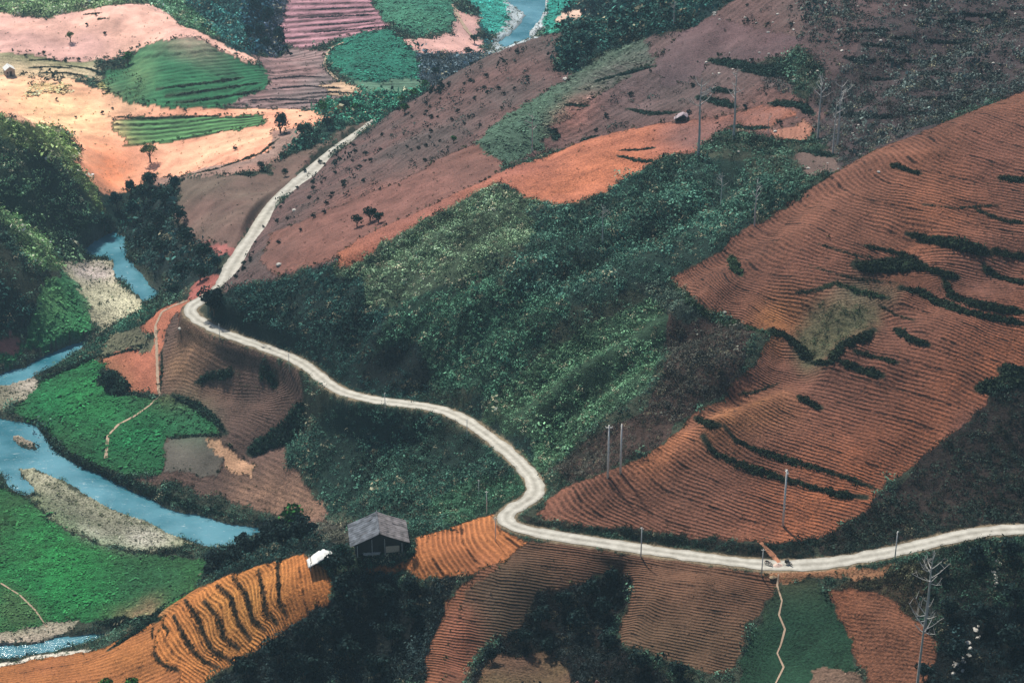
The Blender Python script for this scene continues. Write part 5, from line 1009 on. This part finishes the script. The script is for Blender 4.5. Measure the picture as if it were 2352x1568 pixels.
# ------------------------------------------------------------------ motorbikes and sand on the road
M_BLK = simple('black_rubber', (.015,.015,.016), .7); M_PAINT = simple('dark_blue_paint', (.02,.03,.07), .35); M_RED = simple('dark_red_paint', (.12,.02,.015), .35); M_STEEL = simple('dull_steel', (.30,.30,.31), .4, .8)
def motorbike(p, rz, label, pm, cargo):
    root = tag(empty('motorbike', tuple(p), rz), label, 'motorbike', 'motorbikes parked on the road')
    for x in (-.62, .62):
        m = MB(); m.torus((x,0,.30), .25, .05); w1 = m.obj('wheel', M_BLK, root, True); q = MB(); q.torus((x,0,.30), .20, .012)
        for k_ in range(6): a = k_*math.pi/3; q.tube([(x,0,.30),(x+.2*math.cos(a),0,.30+.2*math.sin(a))], .008, 4)
        q.tube([(x,-.06,.30),(x,.06,.30)], .03, 6); q.obj('rim', M_STEEL, w1)
    m = MB(); m.tube([(.62,.07,.30),(.50,.07,.62),(.40,.04,.92)], .022, 6); m.tube([(.62,-.07,.30),(.50,-.07,.62),(.40,-.04,.92)], .022, 6); m.obj('fork', M_STEEL, root)
    m = MB(); m.tube([(.42,0,.82),(.15,0,.42),(-.25,0,.38),(-.62,0,.30)], [.06,.09,.08,.03], 8); m.tube([(.40,0,.78),(.0,0,.62),(-.55,0,.66)], [.05,.06,.05], 8); m.obj('frame', pm, root)
    m = MB(); m.box((.02,0,.36), (.32,.22,.24)); m.tube([(.1,-.14,.26),(-.35,-.15,.22),(-.75,-.15,.30)], [.03,.035,.05], 7); m.obj('engine', M_STEEL, root)
    m = MB(); m.tube([(.12,0,.76),(-.10,0,.79),(-.45,0,.80),(-.66,0,.80)], [.08,.13,.14,.08], 8); m.obj('seat', M_BLK, root, True)
    m = MB(); m.tube([(.34,-.33,1.0),(.40,-.12,.96),(.40,.12,.96),(.34,.33,1.0)], .018, 6); m.obj('handlebar', M_STEEL, root)
    m = MB(); m.tube([(.44,0,.86),(.53,0,.86)], [.08,.07], 10); m.obj('headlight', M_TARP, root)
    m = MB(); m.box((.62,0,.60), (.34,.11,.04)); m.box((-.66,0,.62), (.34,.14,.04), ry=.3); m.obj('mudguard', pm, root)
    if cargo: m = MB(); m.box((-.58,.30,.55), (.5,.22,.45)); m.box((-.58,-.30,.55), (.5,.22,.45)); m.box((-.58,0,.86), (.45,.7,.12)); m.obj('cargo_basket', M_BLK, root)
def on_road(u, v, side=0):
    p = put(u, v); return (p[0], p[1], p[2]+.12)
motorbike(on_road(1765,1298), R(-35), 'dark red motorbike parked beside the pole', M_RED, False)
motorbike(on_road(1812,1298), R(-50), 'dark blue motorbike with loaded side baskets right of the sand heap', M_PAINT, True)
def heap(u, v, w_, name, mt, label, h_=.5):
    p = put(u, v); m = MB(); r0 = random.Random(int(u)); rings, n_ = 6, 16; m.v.append((0,0,h_))
    for i in range(1, rings+1):
        for k_ in range(n_): a = 2*math.pi*k_/n_; q = i/rings*w_*(1+r0.uniform(-.1,.1)); m.v.append((q*math.cos(a), q*math.sin(a)*.7, h_*(1-i/rings)**1.1*(1+r0.uniform(-.2,.2))-.05*(i == rings)))
    for k_ in range(n_): m.f.append((0, 1+k_, 1+(k_+1) % n_))
    for i in range(rings-1):
        for k_ in range(n_): a = 1+i*n_; m.f.append((a+k_, a+n_+k_, a+n_+(k_+1) % n_, a+(k_+1) % n_))
    tag(m.obj(name, mt, None, True, loc=(p[0], p[1], p[2]+.1)), label, 'heap')
heap(1788, 1299, 1.1, 'sand_heap', simple('pinkish_sand', (.60,.46,.40), .95), 'small pinkish sand heap on the road between the motorbikes')
heap(1776, 1326, .8, 'straw_heap', M_STRAW, 'pale straw heap at the top of the worn path', .4)

# ------------------------------------------------------------------ plant right in front of the viewpoint
a_, b_, c_ = (float(q) for q in rays(1348, 1588)); t_ = 10.4/b_; pb = (a_*t_, 10.4, CAM_Z+c_*t_)
gz = float(ground(pb[0], pb[1])); pl = tag(empty('orange_leaved_plant', (pb[0], pb[1], gz)), 'orange and yellow leaf tips at the bottom edge close to the viewer', 'plant')
M_OR = simple('orange_leaf', (.62,.26,.03), .5, noise=.3, scale=20); M_PK = simple('pinkish_leaf', (.60,.32,.27), .5, scale=20); hh = pb[2]-gz
m = MB(); m.tube([(0,0,-.1),(.02,0,hh*.6),(0,0,hh)], [.02,.014,.008], 6); m.obj('stem', M_DARKBARK, pl)
def leaf_(base, tip, w_, mt):
    b0 = Vector(base); t0 = Vector(tip); d = (t0-b0); sd_ = d.cross(Vector((0, 1, .4))).normalized(); m = MB(); n_ = 7
    for i in range(n_+1):
        s_ = i/n_; c_ = b0+d*s_+Vector((0, 0, .035*math.sin(math.pi*s_))); ww = w_*math.sin(math.pi*(.06+.93*s_))**.8
        m.v += [tuple(c_-sd_*ww+Vector((0,0,.006))), tuple(c_-Vector((0,0,.004))), tuple(c_+sd_*ww+Vector((0,0,.006)))]
    for i in range(n_): a = i*3; m.f += [(a, a+3, a+4, a+1), (a+1, a+4, a+5, a+2)]
    o = m.obj('leaf', mt, pl, True); md = o.modifiers.new('s', 'SOLIDIFY'); md.thickness = .002
leaf_((.0,0,hh-.03), (-.075,-.01,hh+.045), .018, M_OR); leaf_((-.055,0,hh+.03), (-.085,0,hh+.055), .012, M_PK); leaf_((.02,0,hh-.03), (.075,.01,hh+.05), .02, M_OR); leaf_((.05,.01,hh+.02), (.09,.015,hh+.058), .012, M_PK)
for k_ in range(5): a = k_*1.3; leaf_((0,0,hh*.75), (.16*math.cos(a),.16*math.sin(a),hh*.72), .03, M_OR)

ORD = 'first second third fourth fifth sixth seventh eighth ninth tenth eleventh twelfth thirteenth fourteenth fifteenth sixteenth seventeenth eighteenth'.split()
for g_ in (g5, g7, g8, g10, 'dark trees in the thicket under the golden terraces', g11, gs2, 'tall trees beyond the pale field', 'trees at the foot of the left slope', 'bushes hiding the road at its left bend'):
    ob = [o for o in COL.objects if o.get('group') == g_]; bylab = {}
    for o in ob: bylab.setdefault(o['label'], []).append(o)
    for lab, l_ in bylab.items():
        if 1 < len(l_) <= 18:
            l_.sort(key=lambda o: project(o.location[0], o.location[1], o.location[2])[0])
            for k_, o in enumerate(l_): o['label'] = lab+', '+ORD[k_]+' from the left'
# ------------------------------------------------------------------ the air of the valley
m = MB(); m.box((0, 1030, 126), (2000, 2240, 258))
mv = bpy.data.materials.new('valley_air'); mv.use_nodes = True; t = mv.node_tree; t.nodes.clear(); o_ = t.nodes.new('ShaderNodeOutputMaterial'); pv = t.nodes.new('ShaderNodeVolumePrincipled')
pv.inputs['Density'].default_value = .00012; pv.inputs['Color'].default_value = (.45,.74,.95,1); pv.inputs['Anisotropy'].default_value = .1; t.links.new(pv.outputs[0], o_.inputs['Volume'])
tag(m.obj('haze', mv), 'thin bluish haze filling the valley', kind='stuff')
